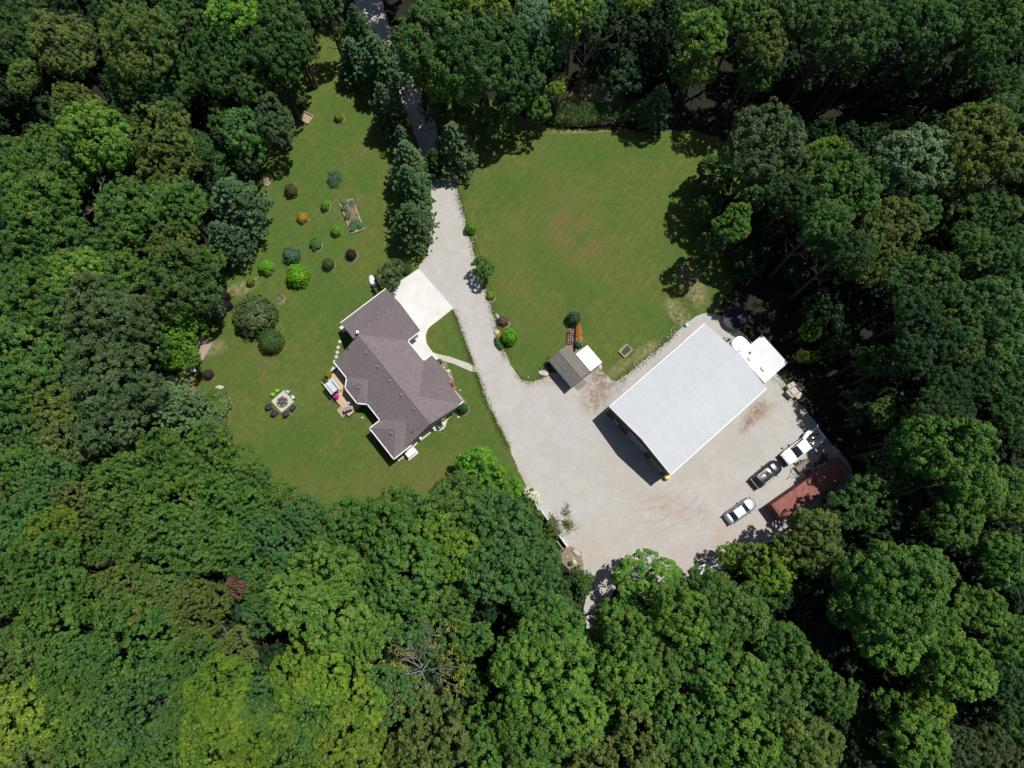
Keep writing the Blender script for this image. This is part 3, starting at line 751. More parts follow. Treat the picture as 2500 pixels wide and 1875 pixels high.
def barn_door(t0, t1, h, name, panels=4):
    y0, y1 = ww - 2 * ww * t0, ww - 2 * ww * t1
    o = MB().box(-wl - .07, -wl + .02, min(y0, y1), max(y0, y1), .18, h).build(name, "door_grey", barn)
    MB().box(-wl - .09, -wl - .072, min(y0, y1) - .08, max(y0, y1) + .08, h, h + .1).build("lintel", "galvanised", o)
    if panels:
        b = MB()
        for i in range(1, panels): b.box(-wl - .075, -wl - .071, min(y0, y1) + .02, max(y0, y1) - .02, .18 + (h - .18) * i / panels - .015, .18 + (h - .18) * i / panels + .015)
        b.build("panel_seams", "dark_metal", o)
        for i in range(4):
            yy = min(y0, y1) + (i + .5) * abs(y1 - y0) / 4
            MB().box(-wl - .082, -wl - .076, yy - abs(y1 - y0) * .07, yy + abs(y1 - y0) * .07, h * .62, h * .70).build("window", "glass_dark", o)
    return o
d_ = barn_door(.13, .21, 2.2, "side_door", 0)
MB().box(-wl - .12, -wl - .07, ww - 2 * ww * .20, ww - 2 * ww * .195, 1.0, 1.15).build("handle", "chrome", d_)
barn_door(.355, .65, 4.1, "roller_door", 5); barn_door(.735, .93, 2.9, "garage_door", 4)
p_ = G(1630, 1163.5, .9)
t = thing("storage_drum", "yellow plastic drum at the south corner of the metal barn", "drum", (p_.x, p_.y, .04))
MB().lathe([(.36, 0), (.40, .05), (.40, .45), (.42, .47), (.40, .5), (.40, .85), (.36, .9)], 18).build("drum", "yellow_plastic", t); MB().at(0, 0, .9).lathe([(.33, 0), (.33, .03), (.06, .04)], 18).build("lid", "yellow_plastic", t)

# ================================================================== GARDEN SHED + lean-to
SE_ = 2.3
sN, sW, sS, sE = [G(1310 + x / 12.29, 830 + y / 12.29, SE_) for x, y in ((900, 175), (370, 620), (1060, 1440), (1600, 940))]
sc = (sN + sW + sS + sE) / 4; SA = R(-51.1); SL, SW = 4.9, 3.4
shed = thing("garden_shed", "small garden shed with grey shingle roof facing the driveway", "shed", (sc.x, sc.y, 0), SA)
b = MB(); zr = 3.35
for s_ in (-1, 1):
    P = [(-SL / 2, 0, zr), (SL / 2, 0, zr), (SL / 2, s_ * SW / 2, SE_), (-SL / 2, s_ * SW / 2, SE_)]
    if s_ > 0: P = P[::-1]
    P = P[::-1]
    b.add(P + [(x, y, z - .08) for x, y, z in P], [(0, 1, 2, 3), (7, 6, 5, 4), (0, 4, 5, 1), (1, 5, 6, 2), (2, 6, 7, 3), (3, 7, 4, 0)])
b.build("roof", "shingle_shed", shed, uv=True)
MB().tube([(-SL / 2, 0, zr - .02), (SL / 2, 0, zr - .02)], .07, 6).build("ridge_cap", "ridge_cap", shed)
a_, c_ = SL / 2 - .2, SW / 2 - .22
b = MB(); b.loft([[(x, y, z) for y, z in [(-c_, .1), (c_, .1), (c_, SE_ - .05), (0, zr - .15), (-c_, SE_ - .05)]] for x in (-a_, a_)]); b.build("wall", "siding_grey", shed, uv=True)
MB().box(a_ - .01, a_ + .05, -.75, .75, .1, 2.1).build("double_door", "white_paint", shed)
for x in (-1.4, -.2, 1.0):
    o = MB().box(x, x + .7, -c_ - .04, -c_ + .02, 1.0, 1.8).build("window", "white_paint", shed); MB().box(x + .06, x + .64, -c_ - .05, -c_ - .042, 1.06, 1.74).build("pane", "glass_dark", o)
b = MB(); b.add([(a_ + .05, -.85, .12), (a_ + .05, .85, .12), (a_ + .95, .85, .05), (a_ + .95, -.85, .05), (a_ + .05, -.85, 0), (a_ + .05, .85, 0), (a_ + .95, .85, 0), (a_ + .95, -.85, 0)], [(0, 3, 2, 1), (4, 5, 6, 7), (0, 4, 7, 3), (1, 2, 6, 5), (2, 3, 7, 6), (0, 1, 5, 4)])
b.build("ramp", "grey_planks", shed, uv=True)
lN, lW, lS, lE = [G(1310 + x / 12.29, 830 + y / 12.29, 2.1) for x, y in ((1520, 150), (1165, 435), (1620, 950), (1975, 655))]
def SLc(p): d = Vector((p.x - sc.x, p.y - sc.y, 0)); return d.x * math.cos(SA) + d.y * math.sin(SA), -d.x * math.sin(SA) + d.y * math.cos(SA)
q = [SLc(p) for p in (lN, lW, lS, lE)]
x0, x1, y0, y1 = (q[0][0] + q[1][0]) / 2, (q[2][0] + q[3][0]) / 2, (q[1][1] + q[2][1]) / 2, (q[0][1] + q[3][1]) / 2
b = MB(); nn = 12
for i in range(nn):
    xa = x0 + (x1 - x0) * i / nn; xb = x0 + (x1 - x0) * (i + 1) / nn; xm = (xa + xb) / 2
    b.add([(xa, y0, 2.22), (xm, y0, 2.25), (xb, y0, 2.22), (xa, y1, 1.95), (xm, y1, 1.98), (xb, y1, 1.95)], [(0, 1, 4, 3)[::-1], (1, 2, 5, 4)[::-1]])
b.add([(x0, y0, 2.18), (x1, y0, 2.18), (x1, y1, 1.9), (x0, y1, 1.9)], [(0, 1, 2, 3)]).build("lean_to_roof", "white_roof", shed)
for x in (x0 + .12, x1 - .12): MB().box(x - .05, x + .05, y1 - .2, y1 - .1, 0, 1.9).build("post", "white_paint", shed)

# ================================================================== TRAVEL TRAILER with awning
tc1, tc2, tc3, tc4 = [ZG(1620, 720, K1, x, y, 3.0) for x, y in ((880, 640), (1040, 535), (1370, 1190), (1530, 1050))]
TA = math.atan2((tc3 - tc1).y, (tc3 - tc1).x)
tcen = (tc1 + tc2 + tc3 + tc4) / 4; TL = (tc3 - tc1).length; TW = 2.35
tr = thing("travel_trailer", "white travel trailer parked behind the metal barn with its awning out", "travel trailer", (tcen.x, tcen.y, 0), TA)
rings = []
for z, k in ((.5, .03), (2.75, 0), (2.93, .06), (3.0, .28)):
    h, w = TL / 2 - k, TW / 2 - k; nose = 1.1
    ring = [(h, -w, z), (h, w, z), (-h + nose * .9, w, z), (-h + nose * .35, w * .86, z), (-h + .06, w * .5, z), (-h, 0, z), (-h + .06, -w * .5, z), (-h + nose * .35, -w * .86, z), (-h + nose * .9, -w, z)]
    rings.append(ring)
MB().loft(rings).build("body", "white_roof", tr)
# awning on the +local y side
h_nose = TL / 2 - 1.35
aq = [ZG(1620, 720, K1, x, y, 2.7) for x, y in ((1195, 650), (1340, 530), (1685, 915), (1530, 1045))]
def TLc(p): d = Vector((p.x - tcen.x, p.y - tcen.y, 0)); return d.x * math.cos(TA) + d.y * math.sin(TA), -d.x * math.sin(TA) + d.y * math.cos(TA)
aq = [TLc(p) for p in aq]
ax0, ax1 = (aq[0][0] + aq[1][0]) / 2, (aq[2][0] + aq[3][0]) / 2; ay1 = (aq[1][1] + aq[2][1]) / 2
b = MB(); ny = 10
ring = []
for j in range(ny + 1):
    t_ = j / ny; y = TW / 2 - .12 + (ay1 - TW / 2 + .12) * t_; z = 2.95 - .62 * t_ ** 1.5 - .10 * math.sin(t_ * math.pi)
    ring.append((y, z))
v = [(ax0, y, z) for y, z in ring] + [(ax1, y, z) for y, z in ring]
b.add(v + [(x, y, z - .02) for x, y, z in v], [(j, j + 1, ny + 2 + j, ny + 1 + j)[::-1] for j in range(ny)] + [tuple(2 * (ny + 1) + i for i in (j, j + 1, ny + 2 + j, ny + 1 + j)) for j in range(ny)])
b.build("awning", "awning_cloth", tr)
MB().box(-h_nose, -h_nose + .035, -TW / 2 + .2, TW / 2 - .2, 3.0, 3.006).build("roof_seam", "grey_metal", tr)
for x in (ax0 + .05, ax1 - .05): MB().tube([(x, TW / 2 + .02, .9), (x, ay1, ring[-1][1])], .035).build("awning_arm", "dark_metal", tr)
MB().tube([(ax0 - .05, ay1, ring[-1][1]), (ax1 + .05, ay1, ring[-1][1])], .06, 8).build("awning_roller", "white_paint", tr)
px_, py_ = TLc(ZG(1620, 720, K1, 1165, 783, 3.0)); MB().at(px_, py_, 3.0).box(-.19, .19, -.19, .19, -.01, .05).build("roof_vent", "dark_metal", tr)
px_, py_ = TLc(ZG(1620, 720, K1, 1150, 870, 3.0)); MB().at(px_, py_, 3.0).box(-.33, .33, -.2, .2, -.01, .06, .05).build("skylight", "crate_wood", tr)
px_, py_ = TLc(ZG(1620, 720, K1, 1340, 1000, 3.0)); MB().at(px_, py_, 3.0).box(-.45, .45, -.32, .32, -.01, .3, .1, .1).build("roof_air_conditioner", "white_paint", tr)
px_, py_ = TLc(ZG(1620, 720, K1, 1015, 765, 3.0)); o = MB().at(px_, py_, 3.0).tube([(0, .3, 0), (0, .1, .3), (0, -.5, .34)], .06).build("antenna", "dark_metal", tr)
h_ = TL / 2
MB().tube([(-h_ + .2, -.7, .5), (-h_ - 1.1, 0, .5), (-h_ + .2, .7, .5)], .06).build("hitch_frame", "dark_metal", tr)
for s_ in (-.2, .2): MB().at(-h_ - .35, s_, .5).lathe([(.15, 0), (.16, .05), (.16, .4), (.06, .5)], 12).build("gas_bottle", "dark_metal", tr)
MB().tube([(-h_ - 1.0, 0, 0.05), (-h_ - 1.0, 0, .6)], .05).build("jack", "dark_metal", tr)
MB().box(h_, h_ + .12, -TW / 2 + .1, TW / 2 - .1, .45, .6).build("bumper", "white_paint", tr)
for x in (-.5, .45):
    for s_ in (-1, 1):
        MB().at(x, s_ * (TW / 2 - .12), .36, 0, R(90)).lathe([(.2, -.1), (.35, -.1), (.36, 0), (.35, .1), (.2, .1)], 18).build("wheel", "tyre", tr)
window(tr, -2.6, -1.6, 1.5, 2.2, (0, TW / 2), 0); window(tr, 1.0, 2.2, 1.5, 2.2, (0, TW / 2), 0)
MB().box(-.3, .4, TW / 2 - .01, TW / 2 + .03, .6, 2.5).build("door", "white_paint", tr)

# ================================================================== ROUND POOL
p_ = ZG(1620, 720, K1, 978, 300, 1.2)
pl = thing("covered_pool", "round above ground pool under a dark cover beside the barn", "pool", (p_.x, p_.y, 0.02))
rr = 28 / 16.9
MB().lathe([(rr * .99, 0), (rr, .05), (rr, 1.12)], 40, False).build("wall", "grey_metal", pl)
MB().lathe([(rr - .02, 1.02), (rr * .6, 1.0), (.02, 1.0)], 40, False).build("cover", "pool_cover", pl)
b = MB(); b.tube([((rr + .02) * math.cos(a * math.pi / 20), (rr + .02) * math.sin(a * math.pi / 20), 1.14) for a in range(41)], .045, 6); b.build("rim", "dark_metal", pl)
MB().box(rr + .05, rr + .45, -.25, .25, 0, 1.25, .03).build("pump_housing", "grey_metal", pl)
p_ = ZG(1620, 720, K1, 310, 402, .3)
t = thing("well_cap", "small round grey green well cap at the lawn's gravel edge", "well cap", (p_.x, p_.y, .02))
MB().lathe([(.22, 0), (.22, .35)], 16).build("riser", "grey_metal", t); MB().at(0, 0, .35).lathe([(.27, 0), (.27, .05), (.05, .07)], 16).build("cap", "blue_glaze", t)

# ================================================================== CRATES beside the wood
KC = 6.345
cr = [((330, 255), (145, 70), 0, "weathered pale wooden crate with square hole, topmost of the crate cluster", 1.0), ((467, 272), (70, 140), 1, "two-part weathered wooden crate on the wood side of the cluster", .8), ((375, 345), (100, 130), 2, "square mossy grey crate in the middle of the crate cluster", 1.15),
      ((325, 385), (160, 75), 3, "pale wooden crate with square hole on the gravel side of the cluster", 1.0), ((450, 415), (130, 80), 4, "weathered wooden crate with a dark stain, lowest of the cluster", .8)]
axd = R(35)
for (cx_, cy_), (w_, d_), i, lb, hh in cr:
    p_ = G(1880 + cx_ / KC, 900 + cy_ / KC, hh)
    a = {0: R(30), 1: R(-52), 2: R(35), 3: R(-48), 4: R(38)}[i]
    L_, W_ = {0: (1.15, .62), 1: (1.15, .62), 2: (1.0, .95), 3: (1.2, .65), 4: (1.0, .65)}[i]
    t = thing("wooden_crate", lb, "crate", (p_.x, p_.y, .03), a, "weathered crates beside the wood")
    MB().box(-L_ / 2 + .03, L_ / 2 - .03, -W_ / 2 + .03, W_ / 2 - .03, 0, hh - .05).build("box", "crate_wood", t)
    MB().box(-L_ / 2, L_ / 2, -W_ / 2, W_ / 2, hh - .05, hh).build("lid", "crate_wood" if i != 2 else "stone", t)
    if i in (0, 3): MB().box(-.09, .09, -.08, .08, hh, hh + .006).build("hole", "dark_metal", t)
    if i == 1: MB().box(-.015, .015, -W_ / 2, W_ / 2, hh, hh + .006).build("seam", "dark_metal", t)
o = MB().box(-.3, .3, -.03, .03, 0, .9).build("leaning_board", "crate_wood"); p_ = G(1880 + 470 / KC, 900 + 465 / KC, .4); o.location = (p_.x, p_.y, .02); o.rotation_euler = (R(30), 0, R(48)); tag(o, "pale board leaning against the lowest crate of the cluster", "board")

# ================================================================== SHIPPING CONTAINER
kN, kS = G(1860 + 1895 / 10.05, 1110 + 55 / 10.05, 2.6), G(1860 + 240 / 10.05, 1110 + 1215 / 10.05, 2.6)
ka = math.atan2((kN - kS).y, (kN - kS).x); kl = (kN - kS).length; kw = 2.44
nrm = Vector((math.sin(ka), -math.cos(ka), 0)); kc = (kN + kS) / 2 + nrm * kw / 2
ct = thing("shipping_container", "long rust red shipping container under the trees beside the yard", "container", (kc.x, kc.y, 0), ka)
b = MB(); nr2 = int(kl / .28); hl2 = kl / 2
def corr(n_, L): 
    o = []
    for i in range(n_):
        x = -L / 2 + i * L / n_; w = L / n_
        o += [(x, 0), (x + w * .35, 0), (x + w * .5, 1), (x + w * .85, 1)]
    return o + [(L / 2, 0)]
cc = corr(nr2, kl - .3); n_ = len(cc)
b.add([(x, -kw / 2 + .1, 2.57 + .03 * s) for x, s in cc] + [(x, kw / 2 - .1, 2.57 + .03 * s) for x, s in cc], [(i, i + 1, n_ + i + 1, n_ + i) for i in range(n_ - 1)])
b.build("roof", "container_red", ct)
for s_ in (-1, 1):
    b = MB(); b.add([(x, s_ * (kw / 2 - .03 - .04 * s), .15) for x, s in cc] + [(x, s_ * (kw / 2 - .03 - .04 * s), 2.5) for x, s in cc], [((i, i + 1, n_ + i + 1, n_ + i) if s_ < 0 else (i, n_ + i, n_ + i + 1, i + 1)) for i in range(n_ - 1)])
    b.build("side_panel", "container_red", ct)
b = MB()
for s_ in (-1, 1):
    b.box(-hl2, hl2, s_ * kw / 2 - .08 * (s_ > 0), s_ * kw / 2 + .08 * (s_ < 0), 2.48, 2.6); b.box(-hl2, hl2, s_ * kw / 2 - .08 * (s_ > 0), s_ * kw / 2 + .08 * (s_ < 0), 0, .16)
    for e in (-1, 1): b.box(e * hl2 - .12 * (e > 0), e * hl2 + .12 * (e < 0), s_ * kw / 2 - .12 * (s_ > 0), s_ * kw / 2 + .12 * (s_ < 0), .16, 2.48)
for e in (-1, 1): b.box(e * hl2 - .16 * (e > 0), e * hl2 + .16 * (e < 0), -kw / 2 + .08, kw / 2 - .08, 2.46, 2.605)
b.build("frame", "rust", ct)
MB().box(hl2 - .06, hl2 - .02, -kw / 2 + .12, kw / 2 - .12, .16, 2.46).build("end_wall", "container_red", ct)
for s_ in (-1, 1): 
    d_ = MB().at(-hl2 - .02, s_ * (kw / 2 - .05), 0, R(180 - s_ * 12) if s_ > 0 else R(180 + 28)).box(0, .06, 0, s_ * -1.1 if s_ < 0 else 1.1, .16, 2.46) if False else MB().box(-hl2 - .05, -hl2 - .01, .02 * s_ if s_ > 0 else -kw / 2 + .1, kw / 2 - .1 if s_ > 0 else -.02, .16, 2.46)
    d_ = d_.build("door", "rust", ct)
    for y in (.35, .8): MB().tube([(-hl2 - .09, s_ * y, .2), (-hl2 - .09, s_ * y, 2.42)], .025).build("lock_bar", "rust", d_)
MB().box(-hl2 - .1, -hl2 + .28, -kw / 2 - .03, kw / 2 + .03, 2.612, 2.65).build("rusty_roof_sheet", "rust", ct)

# ================================================================== METAL ROOFED SHELTER at the bottom of the yard
q = [G(1680 + x / KC, 1320 + y / KC, 2.3) for x, y in ((110, 402), (420, 262), (210, 625), (540, 500))]
c0 = (q[0] + q[1] + q[2] + q[3]) / 4; a0 = math.atan2((q[1] - q[0]).y, (q[1] - q[0]).x)
L0 = 3.1; W0 = (q[2] - q[0]).length
sh = thing("storage_shelter", "low storage shed with dented pale metal roof under the trees", "shed", (c0.x + .3, c0.y, 0), a0)
b = MB(); cc = corr(14, L0)
n_ = len(cc); b.add([(x, -W0 / 2, 2.15 + .02 * s) for x, s in cc] + [(x, W0 / 2, 2.35 + .02 * s) for x, s in cc], [(i, i + 1, n_ + i + 1, n_ + i) for i in range(n_ - 1)])
b.add([(-L0 / 2, -W0 / 2, 2.11), (L0 / 2, -W0 / 2, 2.11), (L0 / 2, W0 / 2, 2.31), (-L0 / 2, W0 / 2, 2.31)], [(0, 3, 2, 1)])
b.build("roof", "galvanised", sh)
MB().box(-L0 / 2 + .1, L0 / 2 - .1, -W0 / 2 + .1, W0 / 2 - .1, 0, 2.1).build("wall", "siding_brown", sh, uv=True)
o = MB().box(-.35, .0, -.35, .25, 2.262, 2.275).build("rust_patch", "rust", sh); o.location = (-.75, .1, -.0)

# ================================================================== VEHICLES
def shell(b, L, W, top, z0=.28, nose=.35, tail=.3, nx=26, ny=8, crown=.10):
    """car lower body: height field over a rounded plan; +x is the front"""
    def hw(x):
        t = x / (L / 2)
        k = 1 - .16 * max(0, t) ** 5 - .12 * max(0, -t) ** 5
        e = max(0.0, abs(t) - (1 - (nose if t > 0 else tail) / (L / 2))) / ((nose if t > 0 else tail) / (L / 2))
        return W / 2 * k * math.sqrt(max(0.0, 1 - e * e * .72))
    rings = []
    for i in range(nx + 1):
        x = -L / 2 + L * (0.5 - 0.5 * math.cos(math.pi * i / nx)); h = hw(x); zt = top(x)
        ring = [(x, -h * .96, z0), (x, -h, z0 + .25), (x, -h, zt * .8)]
        for j in range(ny + 1):
            y = -h * .95 + 2 * h * .95 * j / ny
            ring.append((x, y, zt - crown * (abs(y) / h) ** 3))
        ring += [(x, h, zt * .8), (x, h, z0 + .25), (x, h * .96, z0)]
        rings.append(ring)
    b.loft(rings)
def lerp(a, b_, t): return tuple(p + (q - p) * t for p, q in zip(a, b_))
def quad_panel(q, m, c=0.0, off=.012, name="pane", parent=None, mt="glass_car"):
    """panel inset by c inside the quad q and standing off by off"""
    P = [Vector(p) for p in q]; ce = sum(P, Vector()) / 4
    nrm = (P[1] - P[0]).cross(P[3] - P[0]).normalized()
    P = [p + (ce - p).normalized() * c + nrm * off for p in P]
    b = MB(); b.add([tuple(p) for p in P] + [tuple(p - nrm * .02) for p in P], [(0, 1, 2, 3), (0, 4, 5, 1), (1, 5, 6, 2), (2, 6, 7, 3), (3, 7, 4, 0)])
    return b.build(name, mt, parent)
def wheels(t, xs, ys, r=.34, w=.22):
    for x in xs:
        for y in ys:
            o = MB().at(x, y, r, 0, R(90)).lathe([(r * .6, -w / 2), (r, -w / 2), (r, w / 2), (r * .6, w / 2)], 20).build("wheel", "tyre", t)
            MB().at(x, y, r, 0, R(90)).lathe([(r * .58, -w / 2 - .01), (r * .62, 0), (r * .58, w / 2 + .01)], 16).build("rim", "rim", o)
def cabin(t, paint, base, roofr, hb, hr, wb, wr, zb, zr, glass="glass_car", bulge=.05, rear_glass=True, rear_m=None, win_split=1):
    """greenhouse: base (x0,x1) and roof (x2,x3) with half widths"""
    x0, x1 = base; x2, x3 = roofr
    b = MB(); n_ = 8; rings = []
    B0 = [(x0, -wb, zb), (x1, -wb * .93, zb), (x1, wb * .93, zb), (x0, wb, zb)]
    T0 = [(x2, -wr, zr), (x3, -wr * .95, zr), (x3, wr * .95, zr), (x2, wr, zr)]
    b.loft([B0, T0]); b.build("cabin", paint, t)
    # roof skin, gently domed
    b = MB(); nx, ny = 8, 8; v = []
    for i in range(nx + 1):
        for j in range(ny + 1):
            u, w = i / nx, j / ny; k = 1 - .05 * u
            v.append((x2 + (x3 - x2) * u, (-wr + 2 * wr * w) * k, zr + .005 + bulge * (1 - (2 * w - 1) ** 2) * (1 - .5 * (2 * u - 1) ** 2) + .008))
    b.add(v, [(i * (ny + 1) + j, (i + 1) * (ny + 1) + j, (i + 1) * (ny + 1) + j + 1, i * (ny + 1) + j + 1) for i in range(nx) for j in range(ny)])
    b.build("roof", paint, t, smooth=True)
    quad_panel([B0[1], B0[2], T0[2], T0[1]], None, .09, .014, "windshield", t, glass)
    quad_panel([B0[3], B0[0], T0[0], T0[3]], None, .09, .014, "rear_window", t, rear_m or glass)
    for s_ in (0, 1):
        a, b_, c_, d_ = (B0[0], B0[1], T0[1], T0[0]) if s_ == 0 else (B0[2], B0[3], T0[3], T0[2])
        for k in range(2):
            t0, t1 = k / 2 + .03, (k + 1) / 2 - .03
            quad_panel([lerp(a, b_, t0), lerp(a, b_, t1), lerp(d_, c_, t1), lerp(d_, c_, t0)], None, .06, .012, "side_window", t, glass)
def lights(t, L, W, z=.68, zr=.75, tx=.03):
    for s_ in (-1, 1):
        MB().box(L / 2 - .30, L / 2 - .10, s_ * W * .36 - .17, s_ * W * .36 + .17, z - .03, z + .09, .03).build("headlight", "lamp_clear", t)
        MB().box(-L / 2 + tx, -L / 2 + tx + .14, s_ * W * .37 - .14, s_ * W * .37 + .14, zr - .1, zr + .07).build("tail_light", "lamp_red", t)
def mirrors(t, x, w, z, paint, l=.2):
    for s_ in (-1, 1):
        MB().box(x - .06, x + .08, min(s_ * w, s_ * (w + l)), max(s_ * w, s_ * (w + l)), z, z + .14, .02).build("mirror", paint, t)
def place(px0, py0, px1, py1, z):
    a, b_ = G(px0, py0, z), G(px1, py1, z)
    return (a + b_) / 2, math.atan2((b_ - a).y, (b_ - a).x), (b_ - a).length
def sxy(x, y): return 1700 + x / K1, 1000 + y / K1
# silver sedan
c0, a0, l0 = place(*sxy(420, 1490), *sxy(775, 1235), .7)
t = thing("sedan", "silver saloon car parked next to the end of the red container", "car", (c0.x, c0.y, .04), a0, "vehicles parked in the gravel yard")
L_, W_ = 4.75, 1.82
b = MB(); shell(b, L_, W_, lambda x: .60 + .30 * min(1, max(0, (L_ / 2 - x) / .9)) ** .6 if x > .9 else (.62 + .33 * min(1, max(0, (x + L_ / 2) / .35)) ** .5), .24, .8, .55)
b.build("body", "car_silver", t, smooth=True)
cabin(t, "car_silver", (-1.75, 1.05), (-1.05, .25), 0, 0, .80, .62, .88, 1.42)
MB().box(-L_ / 2 - .02, -L_ / 2 + .34, -.70, .70, .3, .58, .03, .12).build("rear_bumper", "plastic_trim", t); MB().box(L_ / 2 - .25, L_ / 2 - .02, -.6, .6, .28, .5, .02, .08).build("front_bumper", "plastic_trim", t)  # dark rear bumper: shade of the car's rear end put into its colour
wheels(t, (1.42, -1.38), (-.80, .80)); lights(t, L_, W_); mirrors(t, .75, .88, .92, "plastic_trim")
b = MB()
for y in (-.42, 0, .42): b.box(1.1, 2.0, y - .01, y + .01, .86, .897)
b.build("bonnet_crease", "grey_metal", t)
# black SUV
c0, a0, l0 = place(*sxy(785, 1005), *sxy(1118, 730), .8)
t = thing("suv", "black sport utility car with silver roof rails parked in the gravel yard", "car", (c0.x, c0.y, .04), a0, "vehicles parked in the gravel yard")
L_, W_ = 4.75, 1.9
b = MB(); shell(b, L_, W_, lambda x: .72 + .32 * min(1, max(0, (L_ / 2 - x) / .8)) ** .6 if x > .9 else (.75 + .32 * min(1, max(0, (x + L_ / 2) / .25)) ** .5), .3, .75, .4)
b.build("body", "car_black", t, smooth=True)
cabin(t, "car_black", (-2.2, 1.1), (-1.6, .35), 0, 0, .86, .68, 1.0, 1.62, bulge=.07)
for s_ in (-1, 1): MB().tube([(-1.6, s_ * .70, 1.68), (-1.4, s_ * .71, 1.75), (.15, s_ * .70, 1.75), (.35, s_ * .68, 1.67)], .028, 6).build("roof_rail", "car_silver", t)
MB().box(-.55, .1, -.4, .4, 1.70, 1.712).build("sunroof", "glass_dark", t)
MB().box(-L_ / 2 - .02, -L_ / 2 + .25, -.78, .78, .35, .66, .03, .1).build("rear_bumper", "plastic_trim", t); MB().box(-L_ / 2 + .02, -L_ / 2 + .16, -.5, .5, .72, 1.02, .03).build("tailgate", "car_black", t)
wheels(t, (1.42, -1.4), (-.84, .84), .37, .24); lights(t, L_, W_, .8, 1.0); mirrors(t, .8, .92, 1.02, "plastic_trim")
# white dual wheel pickup
c0, a0, l0 = place(*sxy(1178, 690), *sxy(1682, 312), .9)
a0 += math.pi
t = thing("pickup_truck", "white double cab pickup with dual rear wheels and scrap in its bed", "pickup truck", (c0.x, c0.y, .04), a0, "vehicles parked in the gravel yard")
L_, W_ = 6.6, 2.0
b = MB(); shell(b, 4.1, W_, lambda x: .98 + .22 * min(1, max(0, (2.05 - x) / .5)) ** .6, .42, .5, .05, nx=20)
me = b
b2 = MB(); b2.at(L_ / 2 - 2.05, 0, 0); b2.add(b.v, b.f); b2.build("body", "car_white", t, smooth=False)
cabin(t, "car_white", (-.65, 1.70), (-.55, .85), 0, 0, .92, .76, 1.18, 1.88, bulge=.06)
# bed
x0_, x1_ = -L_ / 2 + .05, -.72
b = MB(); b.box(x0_, x1_, -.84, .84, .62, .70); b.build("bed_floor", "galvanised", t)
for s_ in (-1, 1): MB().box(x0_, x1_, min(s_ * .80, s_ * .98), max(s_ * .80, s_ * .98), .5, 1.3, 0, .03).build("bed_side", "car_white", t)
MB().box(x0_ - .06, x0_ + .06, -.92, .92, .55, 1.28).build("tailgate", "car_white", t); MB().box(x1_ - .03, x1_ + .05, -.9, .9, .62, 1.3).build("bed_front", "car_white", t)
for s_ in (-1, 1):
    r_ = []
    for k, z, f_ in ((0, .62, 1), (0, .95, 1), (.05, 1.05, .8), (.1, 1.08, .2)):
        r_.append([(-2.75 + 1.75 * q_ , s_ * (.97 + .30 * math.sin(math.pi * min(1, max(0, q_))) ** .6 * f_), z) for q_ in (0, .12, .3, .5, .7, .88, 1)] + [(-1.0, s_ * .95, z), (-2.75, s_ * .95, z)])
    MB().loft(r_).build("rear_fender", "car_white", t)
MB().box(-L_ / 2 - .22, -L_ / 2 - .02, -.95, .95, .42, .62).build("rear_bumper", "chrome", t)
MB().box(L_ / 2 - .38, L_ / 2 + .16, -.95, .95, .38, .80, .04, .14).build("front_bumper", "plastic_trim", t)  # bumper made large and dark: shade at the truck's front painted in
MB().box(L_ / 2 - .12, L_ / 2 + .03, -.62, .62, .82, 1.10, .02).build("grille", "plastic_trim", t)
for s_ in (-1, 1):
    MB().box(L_ / 2 - .22, L_ / 2 - .03, s_ * .80 - .14, s_ * .80 + .14, .84, 1.1, .03).build("headlight", "lamp_clear", t); MB().box(-L_ / 2 - .02, -L_ / 2 + .1, s_ * .93 - .07, s_ * .93 + .07, .85, 1.2).build("tail_light", "lamp_red", t)
    MB().tube([(1.55, s_ * .93, 1.18), (1.6, s_ * 1.28, 1.22)], .03).build("mirror_arm", "plastic_trim", t); MB().box(1.5, 1.66, s_ * 1.30 - .13, s_ * 1.30 + .13, 1.15, 1.5, .02).build("mirror", "plastic_trim", t)
wheels(t, (2.15,), (-.84, .84), .40, .26); wheels(t, (-1.9,), (-1.02, 1.02), .40, .44)
cpick, apick = c0, a0
def in_bed(x, y, z): return (c0.x + math.cos(apick) * x - math.sin(apick) * y, c0.y + math.sin(apick) * x + math.cos(apick) * y, .04 + z)
pr = random.Random(3)
for i, (x, y, z, l_, w_, an, m_, lb) in enumerate(((-1.5, .35, .74, 1.8, .14, .1, "wood_cut", "long pale board lying along the side of the pickup bed"), (-1.7, -.3, .76, 1.5, .22, .4, "crate_wood", "wide pale board lying across the pickup bed"), (-2.3, .05, .92, .8, .10, 1.2, "wood_old", "short brown stick on top of the scrap in the pickup bed"),
        (-1.2, -.05, .88, 1.0, .12, -.5, "wood_cut", "pale offcut board leaning at the cab end of the pickup bed"), (-2.6, .3, .75, .9, .3, .2, "galvanised", "bent sheet of pale metal at the tailgate end of the pickup bed"), (-1.1, .5, .92, .8, .10, .9, "white_paint", "white stick lying crosswise behind the pickup cab"))):
    o = MB().box(-l_ / 2, l_ / 2, -w_ / 2, w_ / 2, 0, .05).build("scrap_board", m_); o.location = in_bed(x, y, z); o.rotation_euler = (0, R(4), apick + an); tag(o, lb, "board", "scrap in the pickup bed")
